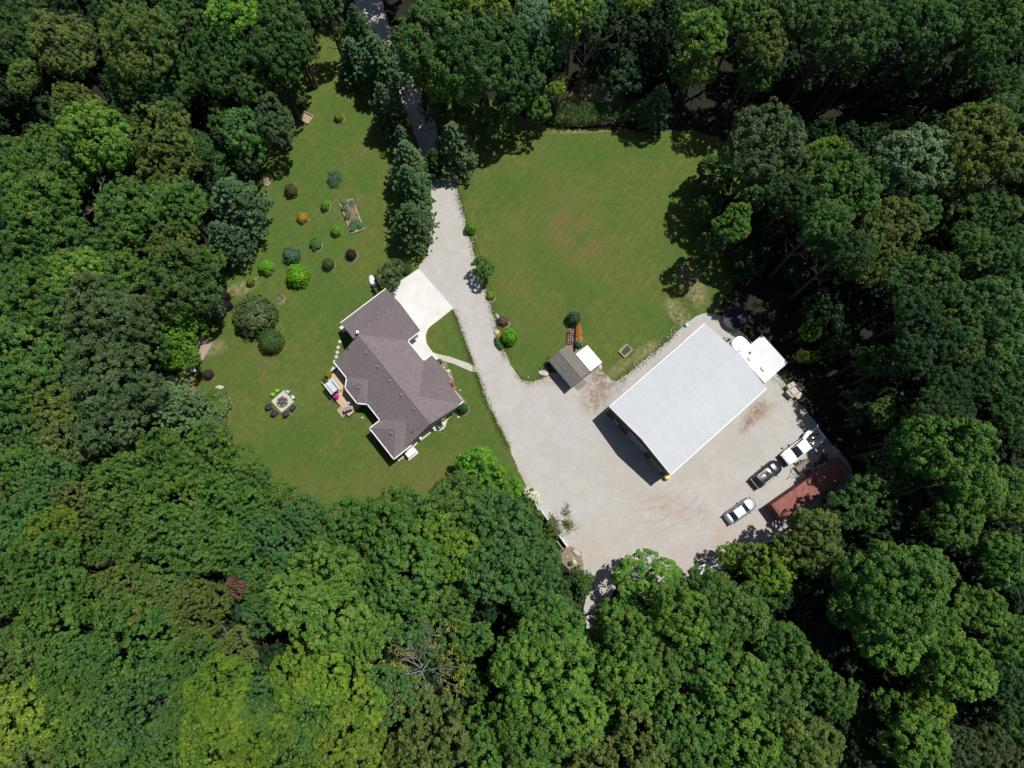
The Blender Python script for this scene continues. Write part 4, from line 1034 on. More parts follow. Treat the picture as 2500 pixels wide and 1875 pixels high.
for i, (x, y, r_, m_, lb) in enumerate(((-2.35, -.35, .26, "wood_old", "brown rolled rag heap near the tailgate of the pickup"), (-2.0, .2, .22, "rust", "rusty lump of scrap in the middle of the pickup bed"), (-2.8, -.1, .22, "dark_metal", "dark bundle of scrap against the pickup tailgate"), (-2.75, .45, .16, "sand_bed", "small tan bundle in the rear corner of the pickup bed"))):
    o = MB().blobby(r_, r_ * .8, r_ * .7, i + 5, 9, 5, .3).build("scrap_bundle", m_); o.location = in_bed(x, y, .80); tag(o, lb, "scrap", "scrap in the pickup bed")
# utility trailer
u0, a0, l0 = place(1860 + 890 / 10.05, 1110 + 440 / 10.05, 1860 + 1170 / 10.05, 1110 + 180 / 10.05, .6)
K5 = 10.05
pA, pB, pC = [G(1860 + x / K5, 1110 + y / K5, .6) for x, y in ((760, 350), (1105, 85), (920, 545))]
a0 = math.atan2((pB - pA).y, (pB - pA).x); TLn = (pB - pA).length; TWd = (pC - pA).length
ce = (pB + pC) / 2
t = thing("utility_trailer", "small flat utility trailer with grey plank floor between pickup and container", "trailer", (ce.x, ce.y, .04), a0)
MB().box(-TLn / 2 + .45, TLn / 2 - .35, -TWd / 2 + .12, TWd / 2 - .12, .50, .56).build("bed_floor", "grey_planks", t, uv=True)
b = MB()
for s_ in (-1, 1): b.box(-TLn / 2, TLn / 2, s_ * TWd / 2 - .04, s_ * TWd / 2 + .04, .42, .62)
for x in (-TLn / 2, -TLn / 2 + .42, TLn / 2 - .30, TLn / 2): b.box(x - .03, x + .03, -TWd / 2 + .045, TWd / 2 - .045, .42, .60)
b.build("frame", "wood_old", t)
MB().box(TLn / 2 - .27, TLn / 2 - .04, -TWd / 2 + .1, TWd / 2 - .1, .44, .50).build("tail_mesh", "dark_metal", t)
MB().tube([(-TLn / 2, -.5, .48), (-TLn / 2 - .9, 0, .48), (-TLn / 2, .5, .48)], .045).build("drawbar", "grey_metal", t)
MB().tube([(-TLn / 2 - .85, 0, .48), (-TLn / 2 - 1.25, 0, .46)], .05).build("coupling", "grey_metal", t); MB().tube([(-TLn / 2 - .55, 0, .05), (-TLn / 2 - .55, 0, .85)], .035).build("jack", "galvanised", t)
for s_ in (-1, 1):
    wheels(t, (.1,), (s_ * (TWd / 2 + .16),), .3, .18)
    MB().box(-.28, .48, min(s_ * (TWd / 2 + .05), s_ * (TWd / 2 + .28)), max(s_ * (TWd / 2 + .05), s_ * (TWd / 2 + .28)), .62, .66, .05).build("mudguard", "dark_metal", t)
# cut logs beside the container
pr = random.Random(11)
lg = []
for i in range(26):
    u = pr.random(); x = 1300 + 300 * u + pr.uniform(-30, 30); y = 270 - 130 * u + pr.uniform(-55, 55)
    lg.append((x, y, pr.uniform(.3, .5), pr.uniform(.08, .13), pr.uniform(0, 3.1), pr.choice((.08, .12, .28, .38))))
for i in range(8):
    lg.append((1490 + pr.uniform(-60, 110), 60 + pr.uniform(-60, 60), pr.uniform(.6, 1.0), pr.uniform(.06, .09), 1.1 + pr.uniform(-.4, .4), pr.choice((.08, .2))))
base_log = None
cpl = G(1860 + 1430 / K5, 1110 + 190 / K5, .3)
for i, (x, y, l_, r_, an, z_) in enumerate(lg):
    p_ = G(1860 + x / K5, 1110 + y / K5, z_)
    if base_log is None:
        base_log = thing("firewood_log", None, None); b = MB(); b.tube([(-.5, 0, 0), (.5, 0, 0)], 1.0, 9); k_ = b.build("bark", "bark", base_log)
        for e in (-1, 1): MB().at(e * .501, 0, 0, 0, 0, R(90)).lathe([(.9, 0), (.02, .002 * e)], 9).build("cut_end", "wood_cut", k_)
        o = base_log
    else: o = copy_tree(base_log)
    o.location = (p_.x, p_.y, .04 + z_); o.rotation_euler = (0, pr.uniform(-.1, .1), an); o.scale = (l_, r_, r_)
    tag(o, "cut firewood log in the heap between the flat trailer and the container", "log", "firewood heap by the container")
for i in range(3):
    p_ = G(1860 + (1500 + 18 * i) / K5, 1110 + (235 + 22 * i) / K5, .5)
    o = MB().box(-.95, .95, -.07, .07, 0, .05).build("pale_board", "crate_wood"); o.location = (p_.x, p_.y, .44 + .002 * i); o.rotation_euler = (0, 0, ka + .05); tag(o, ["uppermost of three long pale boards on the firewood heap", "middle one of three long pale boards on the firewood heap", "long pale board of the firewood heap nearest the red container"][i], "board", "boards on the firewood heap")
# white chair under the trees
KC2 = 5.53
p_ = G(1600 + 1197 / KC2, 1240 + 505 / KC2, .5)
t = thing("garden_chair", "white garden chair at the tree line below the yard", "chair", (p_.x, p_.y, .03), R(90))
MB().box(-.25, .25, -.25, .25, .40, .45).build("seat", "white_paint", t); MB().at(.27, 0, .45, 0, 0, R(12)).box(-.03, .03, -.22, .22, 0, .55).build("backrest", "white_paint", t)
for s_ in (-1, 1):
    MB().box(-.25, .25, s_ * .30 - .04, s_ * .30 + .04, .62, .66).build("armrest", "white_paint", t)
    for x in (-.22, .22): MB().box(x - .025, x + .025, s_ * .27 - .025, s_ * .27 + .025, 0, .62).build("leg", "white_paint", t)

# ================================================================== WHITE FENCE below the yard
f0, f1 = G(1260 + 345 / K1, 1180 + 372 / K1, 1.1), G(1260 + 690 / K1, 1180 + 850 / K1, 1.1); f0.z = f1.z = 0
fa = math.atan2((f1 - f0).y, (f1 - f0).x); fl = (f1 - f0).length
t = thing("white_fence", "low white board fence along the left edge of the gravel yard", "fence", (f0.x, f0.y, .03), fa)
for i in range(6): 
    x = fl * i / 5; MB().box(x - .06, x + .06, -.06, .06, 0, 1.12).build("post", "white_paint", t); MB().at(x, 0, 1.12).lathe([(.09, 0), (.09, .03), (.01, .08)], 4).build("post_cap", "white_paint", t)
for y in (-.055, .055): MB().box(0, fl, y - .035, y + .035, 1.04, 1.10).build("top_rail", "white_paint", t)
b = MB()
for i in range(7): b.box(.06, fl - .06, -.015, .015, .08 + i * .138, .20 + i * .138)
b.build("boards", "white_paint", t)
for x, dy in ((0, -.5), (fl, -2.3)): MB().box(x - .03, x + .03, dy, -.06, .9 if x == 0 else .1, 1.0 if x == 0 else .35).build("side_rail", "white_paint" if x == 0 else "board_wood", t)
e1, e2 = ZG(1260, 1180, K1, 575, 805), ZG(1260, 1180, K1, 610, 860)
o = MB().box(-.7, .7, -.06, .06, 0, .15).build("timber_edging", "board_wood"); e = (e1 + e2) / 2; o.location = (e.x, e.y, .02); o.rotation_euler = (0, 0, fa); tag(o, "short timber edging behind the white fence", "edging")

# ================================================================== BOULDERS
bl = [((1260, 1180, K1, 820, 940), .62, .36, -.6, "stone", "large oval tan boulder beside the lower end of the white fence"), ((1260, 1180, K1, 790, 1062), .36, .26, -.8, "stone_pale", "small pale boulder in the mulch below the yard fence"),
      ((1260, 1180, K1, 300, 250), .40, .30, -.6, "stone_pale", "pale rounded boulder above the white yard fence by the white flowers"), ((1260, 720, K1, 378, 1052), .85, .42, -.1, "stone_pale", "long pale boulder at the shed's left corner beside the flowers"),
      ((1260, 720, K1, 1132, 972), .30, .42, 0, "stone", "upright tan boulder at the corner of the white lean to roof"), ((1170, 750, 13.825, 590, 830), .42, .55, .5, "stone_pale", "large pale boulder beside the driveway in front of the lime dome shrub"),
      ((780, 630, K1, 712, 305), .42, .95, .3, "white_roof", "white upright ornamental rock on the lawn by the garage tree"), ((900, 280, K1, 632, 148), .36, .36, 0, "stone_pale", "pale round boulder at the shaded edge of the driveway"),
      ((760, 850, K1, 685, 935), .22, .12, 0, "stone_pale", "small pale stone on the lawn behind the house"), ((760, 850, K1, 2008, 566), .16, .14, 0, "stone_pale", "small pale stone in the lawn right of the front flower bed"), ((760, 850, K1, 1985, 928), .2, .2, 0, "stone_pale", "small pale stone in the lawn below the corner shrub"),
      ((420, 850, K1, 640, 528), .62, .3, 0, "stone", "flat tan stone above the big mottled ground shrub"), ((780, 0, K1, 1200, 1240), .5, .35, .6, "stone_pale", "pale stone catching sun on the shaded upper driveway"),
      ((1170, 750, 13.825, 620, 300), .2, .42, .35, "crate_wood", "narrow pale slab standing near the reddish shrub by the driveway")]
for i, ((ox, oy, k, x, y), rx, ry, an, m_, lb) in enumerate(bl):
    p_ = ZG(ox, oy, k, x, y, .2); h_ = min(rx, ry) * .7
    o = MB().blobby(rx, ry, h_, i, 11, 6, .12).build("boulder", m_, smooth=False); o.location = (p_.x, p_.y, .02 + h_ * .33); o.rotation_euler = (0, 0, an); tag(o, lb, "boulder")

# ================================================================== FIRE PIT
K2b = 5.53
def yp(x, y, z=0.0): return ZG(420, 850, K2b, x, y, z)
q = [yp(x, y, .08) for x, y in ((1510, 565), (1650, 720), (1480, 875), (1340, 710))]
c0 = (q[0] + q[1] + q[2] + q[3]) / 4; a0 = math.atan2((q[1] - q[0]).y, (q[1] - q[0]).x); s1 = (q[1] - q[0]).length / 2; s2 = (q[3] - q[0]).length / 2
o = MB().box(-s1, s1, -s2, s2, 0, .09).build("paver_square", "paver", uv=True); o.location = (c0.x, c0.y, .01); o.rotation_euler = (0, 0, a0); tag(o, "square pale paver terrace under the fire pit on the west lawn", "terrace")
b = MB()
for a_, r_ in ((0, s1 - .02),): pass
p_ = yp(1488, 722, .3)
t = thing("fire_pit", "round stone ring fire pit in the middle of the paver square", "fire pit", (p_.x, p_.y, .1))
ring_b = []
for j in range(18):
    an = 2 * math.pi * j / 18
    MB().at(.66 * math.cos(an), .66 * math.sin(an), 0, an).box(-.11, .11, -.105, .105, 0, .34, .02).build("ring_stone", "stone_dark" if j % 3 else "stone", t)
MB().lathe([(.54, .02), (.54, .32), (.49, .32), (.49, .06), (.02, .05)], 24, False).build("steel_liner", "dark_metal", t)
MB().lathe([(.46, .12), (.25, .22), (.02, .24)], 12, False).build("ash_bed", "fire_ash", t)
b = MB()
for r_ in (.42, .28, .14): b.tube([(r_ * math.cos(a * math.pi / 10), r_ * math.sin(a * math.pi / 10), .40) for a in range(21)], .018, 4)
for k in range(4): b.tube([(-.5 * math.cos(k * math.pi / 4), -.5 * math.sin(k * math.pi / 4), .37), (.5 * math.cos(k * math.pi / 4), .5 * math.sin(k * math.pi / 4), .37)], .015, 4)
b.build("grate", "grey_metal", t)
def lawn_chair(x, y, an, m_, lb):
    p_ = yp(x, y, .4); t = thing("lawn_chair", lb, "chair", (p_.x, p_.y, .02), an, "plastic chairs round the fire pit")
    MB().box(-.24, .22, -.23, .23, .40, .43, .02, .05).build("seat", m_, t)
    b = MB()
    for j in range(9):
        a_ = R(100 + 160 * j / 8); a2 = R(100 + 160 * (j + 1) / 8) if j < 8 else None
        if a2: b.add([(.26 * math.cos(a_), .28 * math.sin(a_), .43), (.26 * math.cos(a2), .28 * math.sin(a2), .43), (.32 * math.cos(a2), .32 * math.sin(a2), .82), (.32 * math.cos(a_), .32 * math.sin(a_), .82)], [(0, 1, 2, 3)])
    b.build("backrest", m_, t)
    for s_ in (-1, 1):
        MB().tube([(.20, s_ * .27, .64), (-.1, s_ * .31, .67)], .035).build("armrest", m_, t)
        for x_ in (-.2, .2): MB().tube([(x_, s_ * .22, .42), (x_ * 1.25, s_ * .26, 0)], .025).build("leg", m_, t)
lawn_chair(1368, 620, R(-35), "lime_plastic", "lime green plastic chair nearest the left corner of the paver square")
lawn_chair(1428, 570, R(-50), "lime_plastic", "lime green plastic chair nearest the top corner of the paver square")
lawn_chair(1568, 585, R(-130), "teal_plastic", "teal plastic chair right of the paver square's top corner")
lawn_chair(1637, 660, R(-150), "paleblue_plastic", "pale blue and white plastic chair at the right of the paver square")
for (x, y, an, lb) in ((1315, 790, 25, "dark navy armchair leftmost of the four below the fire pit"), (1385, 870, 50, "dark navy armchair second from the left below the fire pit"), (1530, 880, 105, "dark navy armchair directly below the paver square's lowest corner"), (1622, 800, 150, "dark navy armchair rightmost of the four by the fire pit")):
    p_ = yp(x, y, .45); t = thing("patio_armchair", lb, "armchair", (p_.x, p_.y, .02), R(an), "dark armchairs round the fire pit")
    MB().box(-.28, .30, -.27, .27, .22, .44, .02, .05).build("seat", "navy_cushion", t); MB().at(-.32, 0, .4, 0, 0, R(-14)).box(-.07, .07, -.30, .30, 0, .5, .01, .03).build("backrest", "navy_cushion", t)
    for s_ in (-1, 1): MB().box(-.32, .30, s_ * .34 - .05, s_ * .34 + .05, .1, .60, .01).build("armrest", "dark_metal", t)
    for x_ in (-.3, .26):
        for y_ in (-.32, .32): MB().box(x_ - .025, x_ + .025, y_ - .025, y_ + .025, 0, .12).build("leg", "dark_metal", t)
p_ = yp(285, 297, .9)
t = thing("bird_bath", "blue glazed bird bath on a post at the edge of the lawn", "bird bath", (p_.x, p_.y, .02))
MB().lathe([(.05, .82), (.28, .9), (.33, .96), (.30, .96), (.1, .9)], 20).build("bowl", "paleblue_plastic", t); MB().lathe([(.16, 0), (.05, .08), (.05, .84)], 10).build("post", "blue_glaze", t)
p_ = yp(318, 305, .5); t = thing("garden_lantern", "small white garden lantern right of the bird bath", "lantern", (p_.x, p_.y, .02)); MB().box(-.1, .1, -.1, .1, .3, .55, .02).build("lamp_box", "white_paint", t); MB().tube([(0, 0, 0), (0, 0, .3)], .03).build("stake", "dark_metal", t)
# ================================================================== BEDS ON THE WEST LAWN
def frame_bed(corners, z, label, name, cat, fillm="sand_bed", fr="board_wood", h=.18, fillz=.06):
    q = [Vector((p.x, p.y, 0)) for p in corners]; c0 = sum(q, Vector()) / 4
    a0 = math.atan2((q[1] - q[0]).y, (q[1] - q[0]).x)
    L_ = ((q[1] - q[0]).length + (q[2] - q[3]).length) / 4; W_ = ((q[2] - q[1]).length + (q[3] - q[0]).length) / 4
    t = thing(name, label, cat, (c0.x, c0.y, .015), a0)
    MB().box(-L_ + .05, L_ - .05, -W_ + .05, W_ - .05, 0, fillz).build("fill", fillm, t)
    for s_ in (-1, 1):
        MB().box(-L_, L_, s_ * W_ - .05, s_ * W_ + .05, 0, h).build("side_board", fr, t); MB().box(s_ * L_ - .05, s_ * L_ + .05, -W_ + .052, W_ - .052, 0, h - .004).build("end_board", fr, t)
    return t, L_, W_
def bp(x, y): return ZG(600, 220, K1, x, y, .15)
frame_bed([bp(797, 295), bp(910, 355), bp(845, 460), bp(728, 395)], 0, "square sandpit with a raised wooden frame on the upper west lawn", "sandpit", "sandpit", h=.3, fillz=.04)
frame_bed([bp(255, 1130), bp(362, 1190), bp(305, 1293), bp(188, 1240)], 0, "square sand filled wooden frame next to the wood edge on the west lawn", "sandpit", "sandpit", "mulch", h=.2, fillz=.19)
def vp(x, y): return ZG(620, 380, K1, x, y, .2)
vbed, vL, vW = frame_bed([vp(1158, 650), vp(1325, 590), vp(1490, 985), vp(1322, 1055)], 0, "long raised vegetable bed with wooden frame on the west lawn", "vegetable_bed", "vegetable bed", "soil", "crate_wood", .3, .2)
p4 = [ZG(1260, 720, K1, x, y, .3) for x, y in ((1495, 668), (1573, 745), (1465, 838), (1388, 765))]
pbed, pL, pW = frame_bed(p4, 0, "small raised planter with pale frame on the lawn between shed and barn", "raised_planter", "planter", "soil", "crate_wood", .35, .22)
# ---- flower bed by the shed
fb = [ZG(1260, 720, K1, x, y) for x, y in ((735, 400), (860, 350), (900, 600), (880, 760), (700, 830), (670, 700))]
sheet("shed_flower_bed", fb, .05, "mulch", rag=.03, step=.25)

# ================================================================== PLANT BUILDING
def leaf_quads(P, N, size, r, aspect=1.0, elong=None):
    """one rhombic leaf at each point P facing N"""
    n = len(P); a = r.normal(size=(n, 3)) if elong is None else elong + r.normal(size=(n, 3)) * .25
    a -= (a * N).sum(1)[:, None] * N; a /= np.linalg.norm(a, axis=1)[:, None] + 1e-9
    b_ = np.cross(N, a); s = size * r.uniform(.7, 1.25, n) if np.isscalar(size) else size
    s = s[:, None]
    V = np.stack([P - a * s * aspect, P - b_ * s * .62, P + a * s * aspect, P + b_ * s * .62], 1)
    return V.reshape(-1, 3)
def unit(v): return v / (np.linalg.norm(v, axis=1)[:, None] + 1e-9)
def crown_mesh(name, seed, Rr, Hc, leaf=.20, dens=1.9, lobes=11, per=30, puff=(.34, .62), low=.4, m="leaf", gap=.06):
    V = crown_arr(seed, Rr, Hc, leaf, dens, lobes, per, puff, low, gap)
    return raw_mesh(name, V, np.arange(len(V)).reshape(-1, 4), m)
def crown_arr(seed, Rr, Hc, leaf=.20, dens=1.9, lobes=11, per=30, puff=(.34, .62), low=.4, gap=.06):
    """broadleaf crown: lobed outline, covered by round leaf clumps with gaps between; base at z=0, top at Hc"""
    r = np.random.default_rng(seed)
    cs, rs = [(0, 0, Hc * .55)], [min(Rr * .62, Hc * .5)]
    for i in range(lobes):
        an = 2 * math.pi * (i + r.uniform(-.35, .35)) / lobes * (2 if i % 2 else 1); el = r.uniform(-.25, .85)
        k = r.uniform(.50, .72); rad = Rr * r.uniform(.27, .44)
        cs.append((math.cos(an) * math.cos(el) * Rr * k, math.sin(an) * math.cos(el) * Rr * k, Hc * .46 + math.sin(el) * Hc * .40)); rs.append(rad)
    cs = np.array(cs); rs = np.array(rs); zs = min(1.0, Hc / (1.7 * Rr))
    pts, nrm = [], []
    for c, rad in zip(cs, rs):
        n = int(4 * math.pi * rad * rad * dens)
        d = unit(r.normal(size=(n, 3))); d = d[(d[:, 2] > -.35) | (r.random(n) < low)]
        q = c + d * rad * np.where(r.random(len(d)) < .07, r.uniform(1.1, 1.3, len(d)), r.uniform(.84, 1.12, len(d)))[:, None] * np.array([1, 1, max(zs, .75)])
        dist = np.linalg.norm(q[:, None] - cs[None], axis=2) / rs[None]
        keep = (dist > .84).all(1) | (r.random(len(q)) < .16)
        pts.append(q[keep]); nrm.append(d[keep])
    pts = np.concatenate(pts); nrm = np.concatenate(nrm)
    # thin out irregular patches so that gaps show
    ph = r.uniform(0, 6.28, 6); f = 2.2 / Rr
    g = np.sin(pts[:, 0] * f * 2.1 + ph[0]) * np.sin(pts[:, 1] * f * 2.3 + ph[1]) + np.sin(pts[:, 0] * f * 4.1 + ph[2] + pts[:, 2]) * np.sin(pts[:, 1] * f * 3.7 + ph[3]) * .6
    keep = r.random(len(pts)) > np.clip(gap + .42 * (g < -.62), 0, .9)
    pts, nrm = pts[keep], nrm[keep]
    pts[:, 2] = np.clip(pts[:, 2], Hc * .02, None)
    n = len(pts); pr_ = puff[0] * .8 + (puff[1] * 1.12 - puff[0] * .8) * r.random(n) ** 1.3
    d = unit(r.normal(size=(n, per, 3)).reshape(-1, 3) + np.repeat(nrm, per, 0) * .75 + np.array([0, 0, .5]))
    d[:, 2] = np.abs(d[:, 2]) * .9 - .10
    P = np.repeat(pts, per, 0) + d * np.repeat(pr_, per)[:, None] * r.uniform(.72, 1.05, n * per)[:, None]
    N = unit(d * .8 + r.normal(size=d.shape) * .34 + np.array([0, 0, .65]))
    return leaf_quads(P, N, leaf, r, 1.15)
def conifer_mesh(name, seed, Rr, H, whorls=13, nb=9, tuft=12, blade=.34, w=.055, up=.28, z0=.08, m="needle", bushy=1.0):
    """pine: whorls of limbs, each limb carrying feathery tufts of needles"""
    r = np.random.default_rng(seed); T, Dr = [], []
    for i in range(whorls):
        t = i / (whorls - 1); z = H * (z0 + (1 - z0) * t); rad = Rr * (1 - t) ** .75 + .15
        k = max(4, int(nb * (1 - .35 * t)))
        off = r.uniform(0, 6.28)
        for j in range(k):
            an = off + 2 * math.pi * (j + r.uniform(-.3, .3)) / k; L = rad * r.uniform(.72, 1.18)
            nt_ = max(3, int(L / .26 * bushy))
            for q_ in range(nt_):
                s = (q_ + 1) / nt_ ; s = s ** .8
                side = r.normal() * .26 * L * (1 - s * .55) * .55
                x = math.cos(an) * L * s - math.sin(an) * side; y = math.sin(an) * L * s + math.cos(an) * side
                zz = z + up * L * s * s * .8 - abs(side) * .15 + r.normal() * .07
                T.append((x, y, zz)); a2 = an + side * .9 / max(L, .3); Dr.append((math.cos(a2), math.sin(a2), up + .15))
    T = np.array(T); Dr = unit(np.array(Dr)); n = len(T)
    d = unit(np.repeat(Dr, tuft, 0) * 1.0 + r.normal(size=(n * tuft, 3)) * .55)
    P = np.repeat(T, tuft, 0) + d * blade * .45
    N = unit(np.cross(d, r.normal(size=d.shape)) + np.array([0, 0, 1.7])); N = unit(N - (N * d).sum(1)[:, None] * d * .6)
    a = d - (d * N).sum(1)[:, None] * N; a = unit(a); b_ = np.cross(N, a)
    s = r.uniform(.75, 1.2, len(P))[:, None]
    V = np.stack([P - a * blade * .5 * s, P - b_ * w * s, P + a * blade * .5 * s, P + b_ * w * s], 1).reshape(-1, 3)
    return raw_mesh(name, V, np.arange(len(V)).reshape(-1, 4), m)
def dome_mesh(name, seed, n, leaf, clump=0, m="shrub_leaf", spiky=0.0, flat=.75, jitter=.06):
    """unit radius shrub: leaves over a dome standing on the ground, top at z = 1.5 * flat"""
    r = np.random.default_rng(seed)
    d = unit(r.normal(size=(n, 3))); d[:, 2] = np.where(d[:, 2] < -.45, -d[:, 2], d[:, 2])
    lump = 1 + .5 * jitter * (np.sin(d[:, 0] * 7 + seed) + np.sin(d[:, 1] * 8 + 2) + np.sin(d[:, 2] * 9))
    if clump:
        cc = unit(r.normal(size=(clump, 3))); k = (d @ cc.T).max(1); lump = lump * (1 - .28 * np.clip((.985 - k) * 9, 0, 1))
    P = d * (lump * r.uniform(1 - jitter, 1.0 + jitter * .6, n))[:, None]
    N = unit(d * 1.1 + r.normal(size=d.shape) * (.35 if not spiky else .8) + np.array([0, 0, .2]))
    el = unit(d + np.array([0, 0, 1.0])) * 2 if spiky else None
    V = leaf_quads(P, N, leaf, r, 1.2 if not spiky else spiky, el)
    V[:, 2] = (V[:, 2] + .5) * flat
    V[:, 2] = np.clip(V[:, 2], 0, None)
    return raw_mesh(name, V, np.arange(len(V)).reshape(-1, 4), m)
def limb_mesh(seed, H, r0, spread, n=7, m="bark", zc=.45):
    """tapered trunk dividing into limbs that reach into the crown"""
    r = random.Random(seed); b = MB()
    sx, sy = r.uniform(-.3, .3), r.uniform(-.3, .3)
    pts = [(0, 0, -.1), (sx * .3, sy * .3, H * .25), (sx, sy, H * .5), (sx * .6, sy * .8, H * .78)]
    b.tube(pts, [r0 * 1.25, r0, r0 * .75, r0 * .2], 7)
    for i in range(n):
        an = 2 * math.pi * i / n + r.uniform(-.3, .3); z = H * r.uniform(zc - .1, .66); L = spread * r.uniform(.55, .8); k = z / H
        bx, by = sx * min(1, k * 2), sy * min(1, k * 2)
        mid = (bx + math.cos(an) * L * .5, by + math.sin(an) * L * .5, z + H * .07); end = (bx + math.cos(an) * L, by + math.sin(an) * L, z + H * r.uniform(.1, .22))
        b.tube([(bx, by, z - .2), mid, end], [r0 * .45, r0 * .28, r0 * .06], 5)
        a2 = an + r.uniform(.4, .8); b.tube([mid, (mid[0] + math.cos(a2) * L * .4, mid[1] + math.sin(a2) * L * .4, mid[2] + H * .12)], [r0 * .22, r0 * .05], 4)
    me = b.mesh("trunk"); me.materials.append(MATS[m]); return me

# ================================================================== TREES
TINT = {'m': ((.092, .205, .036), "mid green"), 'd': ((.066, .150, .034), "dark green"), 'l': ((.122, .262, .038), "light green"), 'y': ((.152, .275, .030), "yellow green"),
        'o': ((.125, .190, .042), "olive green"), 'b': ((.150, .262, .118), "blue green"), 'g': ((.082, .142, .050), "grey green"), 't': ((.082, .200, .050), "blue tinged green"), 'v': ((.128, .310, .028), "vivid green"), 'r': ((.24, .13, .08), "rust brown"), 'k': ((.036, .086, .026), "shade-darkened green")}  # tint k: deep shade of the black wood areas put into leaf colour
XL = [crown_mesh("crown", 100 + i, 6.5, 8.5, .155, 1.9, 14, 38, (.36, .68)) for i in range(2)]
LG = [crown_mesh("crown", 200 + i, 5.0, 7.0, .145, 2.3, 11, 36, (.30, .60)) for i in range(5)]
MD = [crown_mesh("crown", 300 + i, 3.6, 5.4, .135, 2.8, 9, 32, (.26, .50)) for i in range(5)]
SM = [crown_mesh("crown", 400 + i, 2.2, 3.2, .12, 4.2, 7, 24, (.20, .36)) for i in range(4)]
FN = [crown_mesh("crown", 500 + i, 5.0, 5.5, .115, 3.4, 12, 32, (.26, .46), gap=.05) for i in range(2)]     # finer leaved, smooth topped
PN = [conifer_mesh("crown", 600 + i, 3.4, 9.5, 17, 11, 17, .38, .075, .20, .04, bushy=1.2) for i in range(3)]
WP = [conifer_mesh("crown", 650 + i, 4.4, 8.0, 14, 13, 17, .40, .075, .34, .05, bushy=1.4) for i in range(2)]
TRK = [limb_mesh(i, 16.0, .30, 4.2) for i in range(3)]; TRKP = []
b = MB(); b.tube([(0, 0, -.1), (0, 0, 4), (0, 0, 12.5)], [.22, .16, .03], 7); me_ = b.mesh("trunk"); me_.materials.append(MATS["bark"]); TRKP.append(me_)
TREES = []
def tree_obj(mesh, base_r, base_h, loc, rad, h, hc, tint, kind, jitter=True):
    """Empty at the foot, trunk and crown as children"""
    t = bpy.data.objects.new({'P': "pine_tree", 'W': "white_pine_tree"}.get(kind, "broadleaf_tree"), None); C.objects.link(t)
    t.location = (loc[0], loc[1], 0); t.empty_display_size = .5
    tk = bpy.data.objects.new("trunk", (TRKP if kind in 'PW' else TRK)[random.randrange(len(TRKP if kind in 'PW' else TRK))]); C.objects.link(tk); tk.parent = t
    tk.scale = (rad / 5.0 * .9 + .25, rad / 5.0 * .9 + .25, h * .9 / (12.5 if kind in 'PW' else 16.0)); tk.rotation_euler = (0, 0, random.uniform(0, 6.28))
    c = bpy.data.objects.new("crown", mesh); C.objects.link(c); c.parent = t
    s = rad / base_r
    c.scale = (s * random.uniform(.95, 1.05), s * random.uniform(.95, 1.05), hc / base_h); c.location = (0, 0, h - hc); c.rotation_euler = (0, 0, random.uniform(0, 6.28))
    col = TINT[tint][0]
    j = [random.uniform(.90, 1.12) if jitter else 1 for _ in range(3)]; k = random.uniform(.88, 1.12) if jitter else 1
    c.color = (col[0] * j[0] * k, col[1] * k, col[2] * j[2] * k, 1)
    return t
# px, py (middle of the crown in the 2500 x 1875 photograph), radius in px, tint, height in m (0 = from size), kind
# lower trees filling the woods between the big crowns
clear = [G(x * D, y * D).xy for x, y in ((735, 75), (1000, 90), (1180, 240), (1500, 240), (1640, 300), (1535, 430), (1515, 560), (1640, 660), (1735, 760), (1780, 900), (1840, 1020), (1700, 1130), (1560, 1260), (1290, 1295), (1195, 1195), (1125, 1080), (1000, 1130), (640, 1130), (480, 1000), (400, 930), (400, 620), (560, 460), (640, 200))]
def inside(p, poly):
    c = False; j = len(poly) - 1
    for i in range(len(poly)):
        if (poly[i].y > p[1]) != (poly[j].y > p[1]) and p[0] < (poly[j].x - poly[i].x) * (p[1] - poly[i].y) / (poly[j].y - poly[i].y) + poly[i].x: c = not c
        j = i
    return c
KEEP = [ct.location.xy.to_3d(), sh.location.xy.to_3d(), (ct.location + Vector((4, 2.6, 0))), (ct.location - Vector((4, 2.6, 0))), cpick, tr.location, pl.location] 
